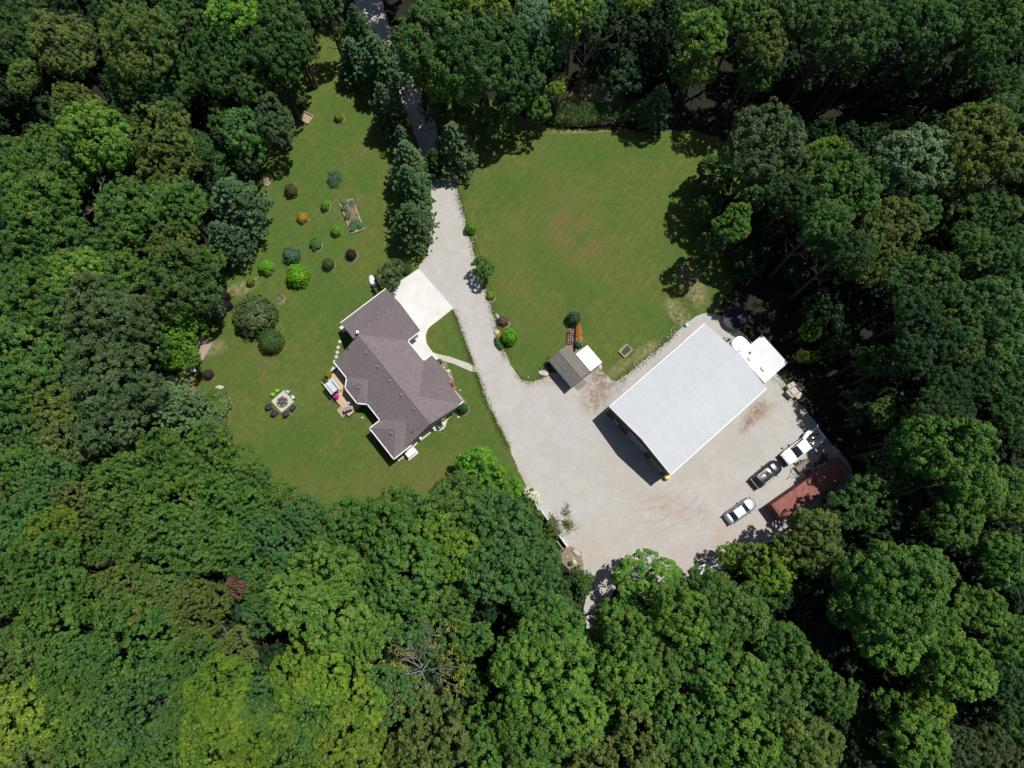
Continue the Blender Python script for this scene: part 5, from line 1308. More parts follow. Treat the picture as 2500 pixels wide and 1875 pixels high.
T_ = """60 30 60 d 0 B|20 110 50 d 0 B|150 105 80 o 17 B|60 190 45 o 12 B|335 105 88 o 20 F|345 190 75 d 14 F|300 15 60 d 0 B|440 35 60 d 0 B|400 150 55 m 13 B|560 25 62 v 18 B|530 150 78 d 15 F|640 -5 60 m 0 B|690 45 66 m 18 B|675 120 72 m 17 B|728 108 42 d 12 B|615 215 45 m 12 B|440 210 50 d 12 B|668 285 52 g 11 B|590 325 62 t 11 B|555 300 45 d 10 B|548 410 62 t 6 F|588 505 72 b 12 W|400 325 72 o 17 F|240 330 82 l 19 B|190 262 60 o 17 F|95 385 72 m 17 F|20 370 50 m 16 B|100 505 85 m 18 B|15 470 50 m 16 B|175 430 55 m 14 B|320 515 78 m 17 B|410 420 70 o 15 F|470 360 45 d 13 F|435 505 72 m 16 B|560 592 52 b 10 W|425 590 55 o 14 F|170 605 75 d 15 B|60 590 62 m 15 B|300 610 65 d 14 B|15 640 55 d 14 B|435 675 88 d 15 B|500 640 45 m 9 B|300 670 58 m 15 B|190 665 68 l 17 B|95 725 82 m 18 B|20 700 50 d 14 B|245 775 95 g 19 B|40 830 72 m 17 B|330 785 62 g 16 B|400 770 40 m 10 B|428 790 48 v 8 F|440 860 48 v 8 F|370 850 45 d 12 B|265 930 100 g 19 B|150 880 65 m 16 B|60 940 78 m 17 B|130 985 68 o 16 B|50 1050 68 d 15 B|270 1045 78 g 17 B|170 1070 70 o 16 B|360 960 50 g 14 B|430 1005 72 b 11 W|515 1050 38 b 8 W|340 1010 40 d 9 W|45 1140 68 m 15 B|40 1195 60 o 14 F|125 1160 68 t 15 F|245 1140 50 d 11 B|410 1135 80 m 17 F|510 1120 80 m 17 F|580 1165 72 m 15 F|300 1190 78 m 16 F|430 1225 85 m 17 F|560 1235 80 m 16 F|195 1235 65 o 15 F|370 1130 45 t 12 F|680 1240 62 m 13 F|620 1270 55 t 13 F|740 1265 60 t 14 F|60 1265 60 t 15 F|135 1300 66 y 16 F|20 1335 60 m 15 B|330 1300 70 m 16 F|430 1340 98 m 18 F|250 1330 55 m 14 F|545 1330 70 m 16 F|640 1330 78 t 15 F|130 1390 88 m 18 F|30 1430 78 m 17 F|230 1460 60 m 15 F|330 1440 72 o 17 F|410 1455 60 o 16 F|490 1480 72 o 16 F|660 1420 60 m 14 F|655 1490 55 t 14 F|584 1427 34 r 13 F|795 1400 88 l 20 B|740 1470 85 l 20 B|820 1500 80 l 20 B|340 1550 105 m 18 F|130 1540 85 m 17 F|225 1600 60 t 16 F|40 1610 78 o 17 B|470 1600 66 m 16 F|580 1585 50 o 15 F|87 1735 95 y 17 B|20 1800 80 y 16 B|180 1680 72 m 16 F|340 1720 100 t 17 F|240 1790 80 m 16 F|470 1720 70 m 16 F|545 1680 78 y 18 F|530 1790 88 y 17 F|630 1700 68 t 16 F|640 1790 80 y 16 F|430 1830 85 m 16 F|730 1650 72 y 17 B|800 1640 68 y 17 B|760 1740 80 m 16 F|720 1830 85 m 16 F|840 1800 88 y 17 B|110 1850 80 o 16 B|320 1850 75 t 15 F|850 1270 72 m 15 B|790 1320 50 d 13 B|950 1290 80 m 17 B|985 1240 62 m 14 B|900 1360 60 d 13 B|1000 1400 95 m 19 B|900 1430 60 m 16 B|1060 1300 62 y 16 B|1110 1225 78 m 16 B|1115 1360 60 y 16 B|1165 1135 50 v 7 S|1216 1190 50 v 8 S|1190 1250 75 t 15 B|1247 1300 84 t 15 B|1310 1380 62 t 14 B|1215 1390 80 t 17 B|1290 1460 55 t 13 B|1415 1425 34 d 7 P|1370 1455 35 d 7 S|920 1520 60 m 15 B|1000 1510 62 t 13 B|1095 1480 68 m 13 B|1150 1560 55 m 13 B|880 1560 62 l 17 B|1060 1570 48 d 11 B|1345 1540 78 m 18 B|1320 1630 105 l 19 B|1250 1620 60 m 16 B|1160 1670 40 m 11 B|960 1690 70 t 14 F|880 1700 72 y 15 B|1055 1790 88 o 16 F|985 1840 50 o 13 F|1285 1770 88 m 17 B|1400 1750 75 l 17 B|1190 1750 50 m 13 B|1195 1840 62 m 14 B|1300 1860 70 m 15 B|1120 1860 40 m 11 B|1440 1850 70 o 15 B|900 1860 70 y 14 B|1590 1460 98 l 18 B|1488 1500 36 m 12 B|1450 1600 52 d 13 B|1462 1665 45 m 13 B|1530 1540 70 m 17 B|1660 1500 75 l 18 B|1480 1560 45 l 13 B|1530 1660 84 l 17 B|1620 1620 60 m 16 B|1560 1790 80 o 16 B|1640 1740 65 m 16 B|1480 1730 50 m 13 B|1775 1490 88 m 18 B|1700 1600 75 m 17 B|1720 1440 55 m 13 B|1790 1358 40 y 9 B|1880 1385 60 y 11 B|1978 1325 78 o 14 B|1850 1460 40 m 10 B|1910 1570 62 m 14 B|1790 1660 84 l 18 B|1880 1690 75 m 17 B|1720 1750 75 m 17 B|1810 1790 90 l 17 B|1970 1810 80 o 17 B|1900 1850 72 m 15 B|1700 1850 70 m 16 B|2045 1700 52 m 13 B|1985 1660 50 m 12 B|2165 1450 118 m 21 B|2250 1400 72 m 18 B|2090 1480 62 m 16 B|2180 1560 80 l 18 B|2275 1500 70 m 17 B|2325 1625 82 l 18 B|2280 1560 60 y 15 B|2230 1600 55 d 13 B|2230 1810 85 l 17 B|2270 1715 56 y 14 B|2170 1720 45 m 12 B|2330 1820 55 g 13 B|2420 1850 70 g 13 F|2385 1490 60 m 15 B|2458 1555 58 m 15 B|2455 1660 50 d 14 B|2480 1760 50 d 13 B|2325 1265 72 m 16 B|2430 1230 60 m 15 B|2450 1370 62 m 16 B|2390 1340 40 m 12 B|2305 1100 105 m 21 B|2365 1190 76 m 18 B|2240 1060 55 m 16 B|2180 1150 58 d 13 B|705 165 36 d 9 B|1300 1266 26 m 5 S|1333 1310 28 m 5 S|1277 1236 24 m 4.5 S|1402 1562 42 d 12 B|1385 1500 36 d 10 B|697 218 42 d 9 B|2205 1090 55 d 16 B|2054 1240 44 d 12 B|1995 1287 38 d 11 B|2112 1192 44 d 13 B|2130 1230 60 d 10 B|2465 1180 50 m 15 B|2156 1010 38 m 13 B|2156 880 40 t 12 B|2110 880 32 d 10 B|1975 812 25 v 8 S|1955 870 15 y 6 S|1988 872 15 y 6 S|2307 905 45 m 13 B|2270 700 78 m 19 B|2200 665 62 m 17 B|2340 790 65 m 18 B|2420 745 84 t 19 B|2460 655 60 m 18 B|2455 860 56 t 17 B|2470 1020 50 m 16 B|2440 940 45 d 15 B|2137 640 60 o 16 F|2380 620 60 m 17 B|1715 75 60 l 23 B|1700 165 50 l 15 B|1817 20 55 l 20 B|1866 95 60 o 23 B|1850 185 50 d 14 B|1780 -20 55 m 18 B|2040 70 78 m 23 B|2120 75 65 m 22 B|1950 40 64 d 21 B|2010 120 50 m 15 B|2090 170 40 d 12 B|2250 65 75 m 23 B|2265 135 60 d 15 B|2180 10 60 m 18 B|2330 20 60 m 19 B|2425 80 82 m 23 B|2390 140 50 m 15 B|2460 205 50 m 15 B|1873 350 90 g 19 B|1745 430 52 d 15 B|1790 400 40 m 12 B|1790 550 50 m 15 B|1735 510 42 d 12 B|1745 590 38 d 11 B|1850 450 60 d 14 B|1920 430 60 d 15 B|2015 395 60 y 16 F|2045 470 98 m 19 B|1970 490 62 m 15 B|2080 560 75 m 16 B|2000 590 45 m 12 B|2120 430 55 t 16 B|2215 395 92 b 19 B|2380 360 92 o 20 B|2470 400 60 g 18 B|2440 290 60 d 17 B|2175 545 66 o 17 F|2240 520 50 m 15 B|2110 640 55 d 14 F|2320 470 60 m 14 B|2420 520 60 d 14 B|2470 600 50 m 16 B|2360 580 45 m 13 B|885 95 44 b 12 P|930 165 54 b 12 P|868 150 42 b 9 P|946 270 42 b 11 P|985 345 27 b 7 P|1000 405 50 b 11 P|1006 465 48 b 12 P|1010 548 56 b 10 W|1112 362 52 b 11 P|1062 400 30 d 7 P|955 668 36 g 4.5 S|1060 95 92 m 20 B|1180 135 105 m 21 B|1100 190 70 l 16 B|1020 170 45 l 14 B|1170 15 78 y 21 B|1090 15 60 y 19 B|1295 45 52 b 20 B|1330 122 50 m 15 B|1362 205 28 y 10 B|1405 20 60 y 20 B|1440 45 46 m 19 B|1250 240 46 m 12 B|1316 262 34 l 9 B|1150 255 45 d 11 B|1060 260 40 d 10 B|1545 -15 46 y 19 B|1210 300 30 m 8 B|1602 262 42 b 9 P|1290 190 40 m 14 B|1668 20 45 d 18 B|790 10 40 d 14 B|815 60 34 g 10 B|2235 765 60 k 20 B|2230 870 52 k 19 B|2290 1000 58 k 19 B|2310 950 55 k 19 B|2330 1050 50 k 18 B|2290 830 60 k 19 B|2350 850 52 d 18 B|2370 920 55 k 18 B|2330 1010 50 k 17 B|2010 545 60 d 21 B|2070 610 60 k 21 B|1930 480 55 k 18 B|400 245 50 k 13 B|310 270 40 k 12 B|130 270 40 k 12 B|1179 655 31 m 5 S|935 -200 85 d 20 B|850 -235 80 d 20 B|1010 -150 75 d 20 B|1030 -60 60 k 18 B|960 -330 80 d 20 B|2275 1150 50 k 16 B"""  # rows far above the frame: unseen trees added to shade the driveway
ORD = ["first", "second", "third", "fourth", "fifth", "sixth", "seventh", "eighth", "ninth", "tenth", "eleventh", "twelfth", "thirteenth", "fourteenth", "fifteenth", "sixteenth", "seventeenth", "eighteenth", "nineteenth", "twentieth", "twenty-first", "twenty-second", "twenty-third", "twenty-fourth", "twenty-fifth", "twenty-sixth"]
def ordn(i): return ORD[min(i, 25)]
ZONES = [(-200, 420, -200, 170, "by the left part of the top edge"), (420, 840, -200, 170, "above the west lawn's top end"), (840, 1260, -200, 320, "right of the upper driveway"), (1260, 1640, -200, 320, "above the east lawn's reeds"), (1640, 2000, -200, 300, "in the upper right woods"), (2000, 2700, -200, 260, "in the top right corner"),
         (-200, 260, 170, 560, "on the upper left side"), (260, 520, 170, 560, "in the woods above left"), (520, 800, 170, 720, "on the west lawn's left border"), (840, 1100, 320, 760, "beside the middle driveway"), (1100, 1700, 320, 760, "on the east lawn"), (1700, 1950, 300, 700, "on the east lawn's right border"), (1950, 2180, 300, 700, "right of the east lawn"), (2180, 2700, 260, 600, "on the upper right side"),
         (-200, 220, 560, 900, "on the left side"), (220, 520, 560, 900, "left of the bare dirt patch"), (-200, 220, 900, 1220, "on the left edge below the middle"), (220, 640, 900, 1220, "left of the fire pit lawn"), (1900, 2200, 700, 1300, "right of the gravel yard"), (2200, 2700, 600, 1050, "on the right side"), (2180, 2700, 1050, 1400, "on the lower right edge"),
         (-200, 260, 1220, 1480, "on the lower left side"), (260, 520, 1220, 1480, "in the lower left woods"), (520, 780, 1220, 1480, "below the west lawn"), (780, 1090, 1000, 1480, "below the house lawn"), (1090, 1460, 1000, 1500, "left of the yard's lower exit"), (1460, 1760, 1300, 1560, "right of the yard's lower exit"), (1760, 2030, 1300, 1600, "below the parked cars"), (2030, 2300, 1300, 1640, "in the lower right woods"), (2300, 2700, 1400, 1700, "in the right woods low down"),
         (-200, 260, 1480, 2100, "in the bottom left corner"), (260, 520, 1480, 2100, "by the bottom left edge"), (520, 860, 1480, 2100, "left of the bare grey tree"), (860, 1180, 1480, 2100, "round the bare grey tree"), (1180, 1480, 1480, 2100, "by the bottom edge middle"), (1480, 1760, 1560, 2100, "by the bottom edge right of middle"), (1760, 2100, 1560, 2100, "by the bottom right edge"), (2100, 2700, 1600, 2100, "in the bottom right corner")]
def zone(x, y):
    for a, b_, c_, d_, s in ZONES:
        if a <= x < b_ and c_ <= y < d_: return s
    return "in the surrounding woods"
LAB = {}
used = []
def ppm(p0, z): return (FPX / ((CAM_H - z) * math.cos(TILT) + p0.y * math.sin(TILT)))
def plant_tree(px, py, r, ti, h, k, extra=None):
    if not h: h = 18 if r >= 88 else 16 if r >= 62 else 13 if r >= 50 else 10
    if k in 'BF':
        for _ in range(6):
            q = G(px, py, h - min(h * .86, r / 19.0 * 2.1) * .45)
            if (px > 1640 or py > 400) and px > 1250 and inside((q.x, q.y), clear) and h > 7: h *= .86
    if not h: h = 18 if r >= 88 else 16 if r >= 62 else 13 if r >= 50 else 10
    if k == 'P': hc = h * .9
    elif k == 'W': hc = h * .85
    elif k == 'S': hc = h * .85
    else: hc = min(h * .68, max(3.0, 0))
    hc0 = min(h * .86, r / 19.0 * 2.1) if k == 'B' else min(h * .8, r / 19.0 * 1.7) if k == 'F' else h * .85
    zc = h - hc0 * .45 if k not in 'PW' else h * .45
    p = G(px, py, zc); rad = r / ppm(p, zc)
    if k == 'P': m_, br, bh = random.choice(PN), 3.4, 9.5; hc = h * .92; rad *= 1.05
    elif k == 'W': m_, br, bh = random.choice(WP), 4.4, 8.0; hc = h * .85
    elif k == 'F': m_, br, bh = random.choice(FN), 5.0, 5.5; hc = min(h * .8, rad * 1.7)
    elif k == 'S': m_, br, bh = random.choice(SM), 2.2, 3.2; hc = h * .85
    else:
        if rad > 5.2: m_, br, bh = random.choice(XL), 6.5, 8.5
        elif rad > 3.9: m_, br, bh = random.choice(LG), 5.0, 7.0
        elif rad > 2.4: m_, br, bh = random.choice(MD), 3.6, 5.4
        else: m_, br, bh = random.choice(SM), 2.2, 3.2
        hc = min(h * .86, rad * 2.1)
    t = tree_obj(m_, br, bh, p, rad, h, hc, ti, k)
    size = "large" if rad > 4.2 else "medium" if rad > 2.6 else "small"
    kd = {'P': "pine", 'W': "spreading pine", 'S': "bushy tree"}.get(k, "fine leaved tree" if k == 'F' else "broadleaf tree")
    LAB.setdefault((size, TINT[ti][1], kd, zone(px, py)), []).append((px, t))
    used.append((p.x, p.y, rad, h))
    return t
for row in T_.split("|"):
    a = row.split()
    if a[3] == "m" and (float(a[1]) < 260 or (float(a[0]) > 1900 and float(a[1]) < 1050)): a[3] = "d"  # shade of the upper and right woods put into the leaf tint
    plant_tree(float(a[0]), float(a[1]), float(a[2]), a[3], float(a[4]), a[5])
rf = random.Random(21)
LOW = [crown_arr(900 + i, 3.4, 6.5, .27, 1.9, 9, 13, (.28, .55), .5) for i in range(4)]
GAPS = [(1950, 275, 420, 52), (60, 290, 75, 55), (480, 285, 80, 45), (330, 250, 60, 35), (1750, 340, 90, 40), (2280, 600, 60, 30), (1100, 300, 120, 50), (2130, 1560, 60, 40), (2400, 720, 40, 30), (2060, 1000, 60, 90), (2380, 980, 50, 40), (1870, 1530, 30, 60)]
LOWV = [[], [], []]; spots = []
for _ in range(5200):
    px, py = rf.uniform(-90, 2590), rf.uniform(-120, 1990)
    h = rf.uniform(6.5, 11.5); zc = h * .6; p = G(px, py, zc); rad = rf.uniform(2.2, 3.6)
    if any(inside((p.x + rad * .75 * math.cos(q_), p.y + rad * .75 * math.sin(q_)), clear) for q_ in (0, .8, 1.6, 2.4, 3.1, 3.9, 4.7, 5.5)): continue
    if px > 760 and px < 1030 and py < 340: continue
    if 1385 < px < 1510 and 1360 < py < 1700: continue
    if 1230 < px < 1640 and 185 < py < 300: continue
    if any((px - a) ** 2 / (rx * rx) + (py - b_) ** 2 / (ry * ry) < 1 for a, b_, rx, ry in GAPS): continue
    if min(math.hypot(p.x - q.x, p.y - q.y) for q in KEEP) < 3.2: continue
    if any(math.hypot(x - p.x, y - p.y) < (r * .62 if hh > 11.6 else r * .8) for x, y, r, hh in used): continue
    if any(math.hypot(x - p.x, y - p.y) < (r + rad) * .62 for x, y, r in spots): continue
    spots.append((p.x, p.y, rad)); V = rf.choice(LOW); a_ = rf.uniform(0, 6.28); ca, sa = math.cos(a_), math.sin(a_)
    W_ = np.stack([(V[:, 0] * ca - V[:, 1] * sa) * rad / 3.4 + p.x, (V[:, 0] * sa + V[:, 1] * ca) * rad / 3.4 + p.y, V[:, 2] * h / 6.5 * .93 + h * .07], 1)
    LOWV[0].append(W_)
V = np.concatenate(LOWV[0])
o = bpy.data.objects.new("understory", raw_mesh("understory", V, np.arange(len(V)).reshape(-1, 4), "leaf")); C.objects.link(o); o.color = (.024, .062, .020, 1)  # leaf colour darkened to stand in for deep shade between crowns
tag(o, kind="stuff", label="dense lower trees and saplings filling the woods between the tall crowns")
print("trees", len(used), "low", len(spots), "quads", len(V) // 4)
for (size, tn, kd, zn), lst in LAB.items():
    lst.sort(key=lambda q: q[0]); plural = kd + "s" if not kd.endswith("pine") else kd + "s"
    for i, (_, t) in enumerate(lst):
        if len(lst) == 1: lb = "%s %s %s %s" % (size, tn, kd, zn)
        elif i == len(lst) - 1: lb = "rightmost %s %s %s %s" % (size, tn, kd, zn)
        elif i == 0: lb = "leftmost %s %s %s %s" % (size, tn, kd, zn)
        else: lb = "%s from left, %s %s %s %s" % (ordn(i), size, tn, kd, zn)
        tag(t, lb, "tree", "woodland trees round the clearing")

# bare and half dead trees
def bare_tree(px, py, h, spread, lb, leaves=0, seed=5, col=(.30, .26, .03), r0=.22, n1=9):
    r = random.Random(seed); p = G(px, py, h * .75)
    t = thing("bare_tree", lb, "tree", (p.x, p.y, 0), 0, "bare trees among the woods")
    b = MB(); tips = []
    b.tube([(0, 0, 0), (.2, .1, h * .3), (.1, .2, h * .62)], [r0 * 1.3, r0, r0 * .7], 7)
    def br(p0, d, L, rr_, lev):
        pts = [p0]; q = Vector(p0); dd = Vector(d)
        for i in range(3):
            dd = (dd + Vector((r.uniform(-.25, .25), r.uniform(-.25, .25), r.uniform(-.05, .18)))).normalized(); q = q + dd * L / 3; pts.append(tuple(q))
        b.tube(pts, [rr_, rr_ * .75, rr_ * .5, rr_ * .22], 4 if lev else 5)
        if lev < 3:
            for k in range(4 if lev < 2 else 3):
                f = pts[1 + k % 3]; a_ = math.atan2(dd.y, dd.x) + r.uniform(-.9, .9)
                br(f, (math.cos(a_), math.sin(a_), r.uniform(.1, .6)), L * r.uniform(.42, .62), rr_ * .5, lev + 1)
        else: tips.append(tuple(q))
    for i in range(n1):
        a_ = 2 * math.pi * i / n1 + r.uniform(-.3, .3)
        br((.1, .2, h * r.uniform(.45, .62)), (math.cos(a_), math.sin(a_), r.uniform(.25, .9)), spread * r.uniform(.75, 1.1), r0 * .5, 0)
    b.build("trunk", "pale_bark", t)
    if leaves:
        tp = [Vector(q) for q in tips]; r2 = np.random.default_rng(seed)
        sel = [q for q in tp if math.sin(math.atan2(q.y, q.x) * 2 + 1) > -.2 or r.random() < .1]; r.shuffle(sel); sel = sel[:leaves]
        P = np.repeat(np.array([tuple(q) for q in sel]), 16, 0) + r2.normal(size=(len(sel) * 16, 3)) * .22
        N = unit(r2.normal(size=P.shape) + np.array([0, 0, 1.0])); V = leaf_quads(P, N, .12, r2)
        o = bpy.data.objects.new("crown", raw_mesh("crown", V, np.arange(len(V)).reshape(-1, 4), "leaf")); C.objects.link(o); o.parent = t; o.color = col + (1,)
    return t
bare_tree(1021, 1655, 17, 4.0, "bare pale grey tree with yellow leaf tufts near the bottom edge", 190, 5, n1=15, col=(.30, .36, .05), r0=.12)
bare_tree(232, 482, 18, 3.0, "bare pale branches standing in the upper left woods", 0, 8, n1=6, r0=.16)
bare_tree(715, 1365, 16.5, 1.6, "small bare twig top between green crowns below the west lawn", 0, 12, n1=4, r0=.1)
bare_tree(522, 1560, 17, 1.4, "small bare twig top left of the yellow green trees", 0, 13, n1=4, r0=.1)

bare_tree(1366, 1272, 6.5, 1.3, "thin sapling with sparse olive leaves over the white fence", 70, 31, col=(.17, .21, .07), n1=6, r0=.05)
# ================================================================== SHRUBS
DL = [dome_mesh("foliage", 700 + i, 1500, .085, 60, jitter=.09) for i in range(3)]        # leafy
DT = [dome_mesh("foliage", 720 + i, 2600, .045, 0, jitter=.03) for i in range(2)]         # clipped
DS = [dome_mesh("foliage", 740, 620, .05, 0, spiky=4.5, jitter=.16), dome_mesh("foliage", 741, 240, .055, 0, spiky=4.0, jitter=.2)]   # grassy
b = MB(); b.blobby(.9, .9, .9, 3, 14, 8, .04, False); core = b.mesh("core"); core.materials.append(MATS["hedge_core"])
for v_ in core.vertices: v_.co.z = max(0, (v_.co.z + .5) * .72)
def shrub(px, py, r, h, kind, col, lb, ry=1.0, rz=0.0, bed=None, name="shrub", cat="shrub", grp=None):
    if kind in 'LT' and cat == 'shrub': h *= 1.35
    p = G(px, py, h * .45); R_ = r / ppm(p, h * .5)
    t = thing(name, lb, cat, (p.x, p.y, .02), rz, grp)
    me_ = random.choice({'L': DL, 'T': DT, 'S': DS[:1], 's': DS[1:]}[kind])
    c = bpy.data.objects.new("foliage", me_); C.objects.link(c); c.parent = t; c.color = tuple(x * 1.35 for x in col) + (1,)
    hz = h / 1.12
    c.scale = (R_, R_ * ry, hz); c.rotation_euler = (0, 0, random.uniform(0, 6.28) if ry == 1 else 0)
    if kind in 'LT':
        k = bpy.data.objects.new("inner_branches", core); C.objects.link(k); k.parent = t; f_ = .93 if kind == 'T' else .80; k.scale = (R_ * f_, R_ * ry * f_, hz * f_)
    if bed:
        q = G(px + 2, py + 4); b = MB(); n_ = 22; rr_ = R_ * (1 + (bed - 1) * .75)
        b.lathe([(rr_, 0), (rr_ * .96, .035)], n_); o = b.build("mulch_ring", "mulch", t); o.location = (q.x - p.x, q.y - p.y, 0); o.scale = (1, ry, 1)
        if rz: o.location = Matrix.Rotation(-rz, 3, 'Z') @ o.location
    return t
LIME = (.10, .27, .012); DKG = (.035, .082, .018); BLG = (.048, .115, .060); OLV = (.060, .070, .018); BUR = (.028, .010, .018); GOLD = (.30, .20, .015); MG = (.050, .135, .025)
shrub(816, 435, 17, 1.1, 'S', BLG, "blue green grassy clump on the upper west lawn", 1.25, .1)
shrub(710, 465, 16, 1.3, 'L', OLV, "brown olive round shrub below the sandy wooden frame", bed=1.1)
shrub(794, 501, 10, 1.2, 'L', LIME, "small lime green shrub left of the vegetable bed", 1.3, 0, bed=1.4)
shrub(739, 531, 14, .9, 'L', GOLD, "golden orange round shrub on the west lawn", bed=1.08)
shrub(821, 563, 13.5, 1.1, 'L', LIME, "lime green round shrub below the vegetable bed's left corner", bed=1.15)
shrub(770, 596, 15, .8, 'L', MG, "low mid green shrub in the centre of the west lawn", bed=1.15)
shrub(857, 621, 13.5, 1.1, 'T', BUR, "dark burgundy clipped ball shrub on the west lawn", bed=1.25)
shrub(801, 645, 15, 1.2, 'T', DKG, "dark green clipped ball shrub on the west lawn", bed=1.15)
shrub(711, 622, 21.5, 1.4, 'L', BLG, "blue green dense ball shrub above the big lime dome", bed=1.06)
shrub(649, 652, 18.5, 1.5, 'L', LIME, "lime green round shrub nearest the wood edge", bed=1.15)
shrub(726, 672, 27.5, 2.1, 'L', LIME, "largest lime green dome shrub on the west lawn")
shrub(611, 689, 10, .9, 'L', (.09, .16, .02), "small yellow green bush left of the lime green shrub")
shrub(682, 727, 12, .5, 's', MG, "sparse low green plant in a mulch ring", bed=1.2)
shrub(547, 724, 14, 1.3, 'L', BUR, "burgundy shrub behind the grey green bush")
shrub(557, 746, 11, 1.0, 'L', BUR, "smaller burgundy shrub right of the grey green bush")
shrub(568, 716, 11, .5, 's', (.22, .17, .03), "low orange tinged plant beside the burgundy shrub")
shrub(516, 752, 33, 2.4, 'L', (.052, .092, .055), "big grey green bush beside the burgundy shrubs", .95)
shrub(490, 786, 19, 1.6, 'L', (.07, .19, .02), "bright green bush below the grey green bush")
shrub(538, 678, 13, .8, 'L', (.07, .19, .02), "bright green low bush tucked under the pine branches")
shrub(621, 770, 51, 3.0, 'L', (.060, .092, .030), "large bushy olive green shrub beside the clipped dome", name="large_shrub")
shrub(661, 832, 30, 2.2, 'T', (.045, .100, .020), "big smooth clipped dome bush on the west lawn")
shrub(508, 914, 13, 1.1, 'T', (.045, .030, .018), "dark brown clipped ball shrub beside the bird bath", bed=1.2)
shrub(527, 988, 36, 1.0, 'L', (.060, .118, .018), "wide mottled green and orange ground shrub left of the fire pit", 1.05, bed=1.04)
shrub(470, 968, 9, .6, 'L', (.09, .19, .02), "tiny lime bush beside the blue green pine")
shrub(827, 286, 11, .9, 'L', (.13, .18, .015), "yellow green round shrub at the top of the west lawn", bed=1.3)
shrub(1148, 556, 13.5, 1.5, 'L', LIME, "lime green round shrub right of the driveway")
shrub(1198, 722, 10.5, .7, 'L', (.13, .21, .015), "small yellow lime ball shrub at the driveway's right edge", bed=1.15)
shrub(1228, 784, 15, .8, 'L', (.105, .065, .050), "reddish purple shrub above the yellow flowers by the driveway", .8, -.4, bed=1.15)
shrub(1243, 822, 20, 1.9, 'L', LIME, "lime green dome shrub beside the pale boulder and driveway")
shrub(1215, 802, 8, .5, 's', (.16, .21, .03), "yellow green leafy plant under the reddish shrub")
shrub(1218, 838, 9, .6, 'L', (.04, .12, .02), "dark green low hedge plant at the driveway edge", 2.0, .45)
shrub(1401, 777, 17.5, 1.6, 'L', (.045, .085, .040), "blue grey round shrub at the tip of the shed flower bed")
shrub(1129, 996, 14.5, 1.3, 'L', (.025, .095, .015), "dark green round shrub at the house's east corner", bed=1.1)
shrub(992, 655, 14, 1.3, 'T', DKG, "dark clipped ball shrub at the concrete pad's top edge")
shrub(1068, 886, 8, .8, 'L', MG, "small green shrub at the start of the front flower bed", 1.6, -.9)
shrub(802, 917, 8, 1.0, 'L', (.24, .24, .01), "yellow flowering shrub at the top corner of the deck")
shrub(795, 930, 9, .6, 'L', (.03, .085, .02), "dark green low shrub beside the yellow flowering shrub")
shrub(1112, 962, 5, .5, 's', (.20, .17, .05), "small golden grass tuft in the front flower bed")
shrub(1328, 898, 10, .6, 's', (.16, .22, .10), "pale green leafy plant behind the long boulder")
shrub(1343, 873, 7, .5, 's', (.14, .20, .05), "light green tuft at the shed's back corner")
shrub(1412, 842, 9, .7, 'L', (.03, .12, .03), "dark green leafy plant in the shed flower bed")
shrub(1393, 1376, 6, .4, 'L', MG, "small green bush in the mulch below the yard fence")
shrub(1560, 640, 2, .2, 's', MG, "tiny weed in the east lawn") if False else None
def flowers(parent, loc, rad, cols, n, fh=.0, size=.05, name="flowers", dome=True):
    r = np.random.default_rng(len(bpy.data.objects))
    for ci, col in enumerate(cols):
        d = unit(r.normal(size=(n // len(cols), 3))); d[:, 2] = np.abs(d[:, 2])
        P = d * rad * r.uniform(.85, 1.05, len(d))[:, None]
        if not dome: P[:, 2] *= .3
        k = 7; PP = np.repeat(P, k, 0) + r.normal(size=(len(P) * k, 3)) * size * .45
        N = unit(r.normal(size=PP.shape) * .5 + np.repeat(d, k, 0) + np.array([0, 0, .6])); V = leaf_quads(PP, N, size * .62, r)
        o = bpy.data.objects.new(name, raw_mesh(name, V, np.arange(len(V)).reshape(-1, 4), "petal")); C.objects.link(o); o.parent = parent; o.location = loc; o.color = tuple(col) + (1,)
for par, loc, rad, cols, n in FLOWER_JOBS: flowers(par, loc, rad, cols, n, size=.09)
for (px, py, r_, lb, ry, rz) in ((1087, 907, 12, "white flowering hydrangea bush in the front flower bed", 1.25, -.9), (1291, 1203, 9, "white flowering bush along the yard's left edge", 1.7, -.8), (1305, 1212, 8, "cream flowering bush just above the pale boulder by the white fence", 1.3, -.9)):
    t = shrub(px, py, r_, .9, 'L', (.05, .12, .03), lb, ry, rz, name="flowering_shrub"); R_ = t.children[0].scale[0] if t.children else .6
    flowers(t, (0, 0, .56), .68, [(.78, .80, .52), (.82, .84, .66)], 90, size=.13)
t = shrub(1335, 889, 6, .7, 'L', (.05, .05, .03), "dark pink flowering plant at the shed's left wall", name="flowering_shrub"); flowers(t, (0, 0, .45), .45, [(.18, .02, .07)], 40, size=.09)
t = shrub(1103, 941, 5, .5, 'L', (.05, .08, .03), "small red flowering plant in the notch of the front wall", name="flowering_shrub"); flowers(t, (0, 0, .35), .4, [(.42, .03, .07)], 40, size=.08)
t = shrub(1219, 821, 7, .5, 'L', (.08, .12, .03), "bright yellow flowers between the boulder and the lime dome shrub", name="flowering_shrub"); flowers(t, (0, 0, .4), .42, [(.70, .52, .02)], 50, size=.08)
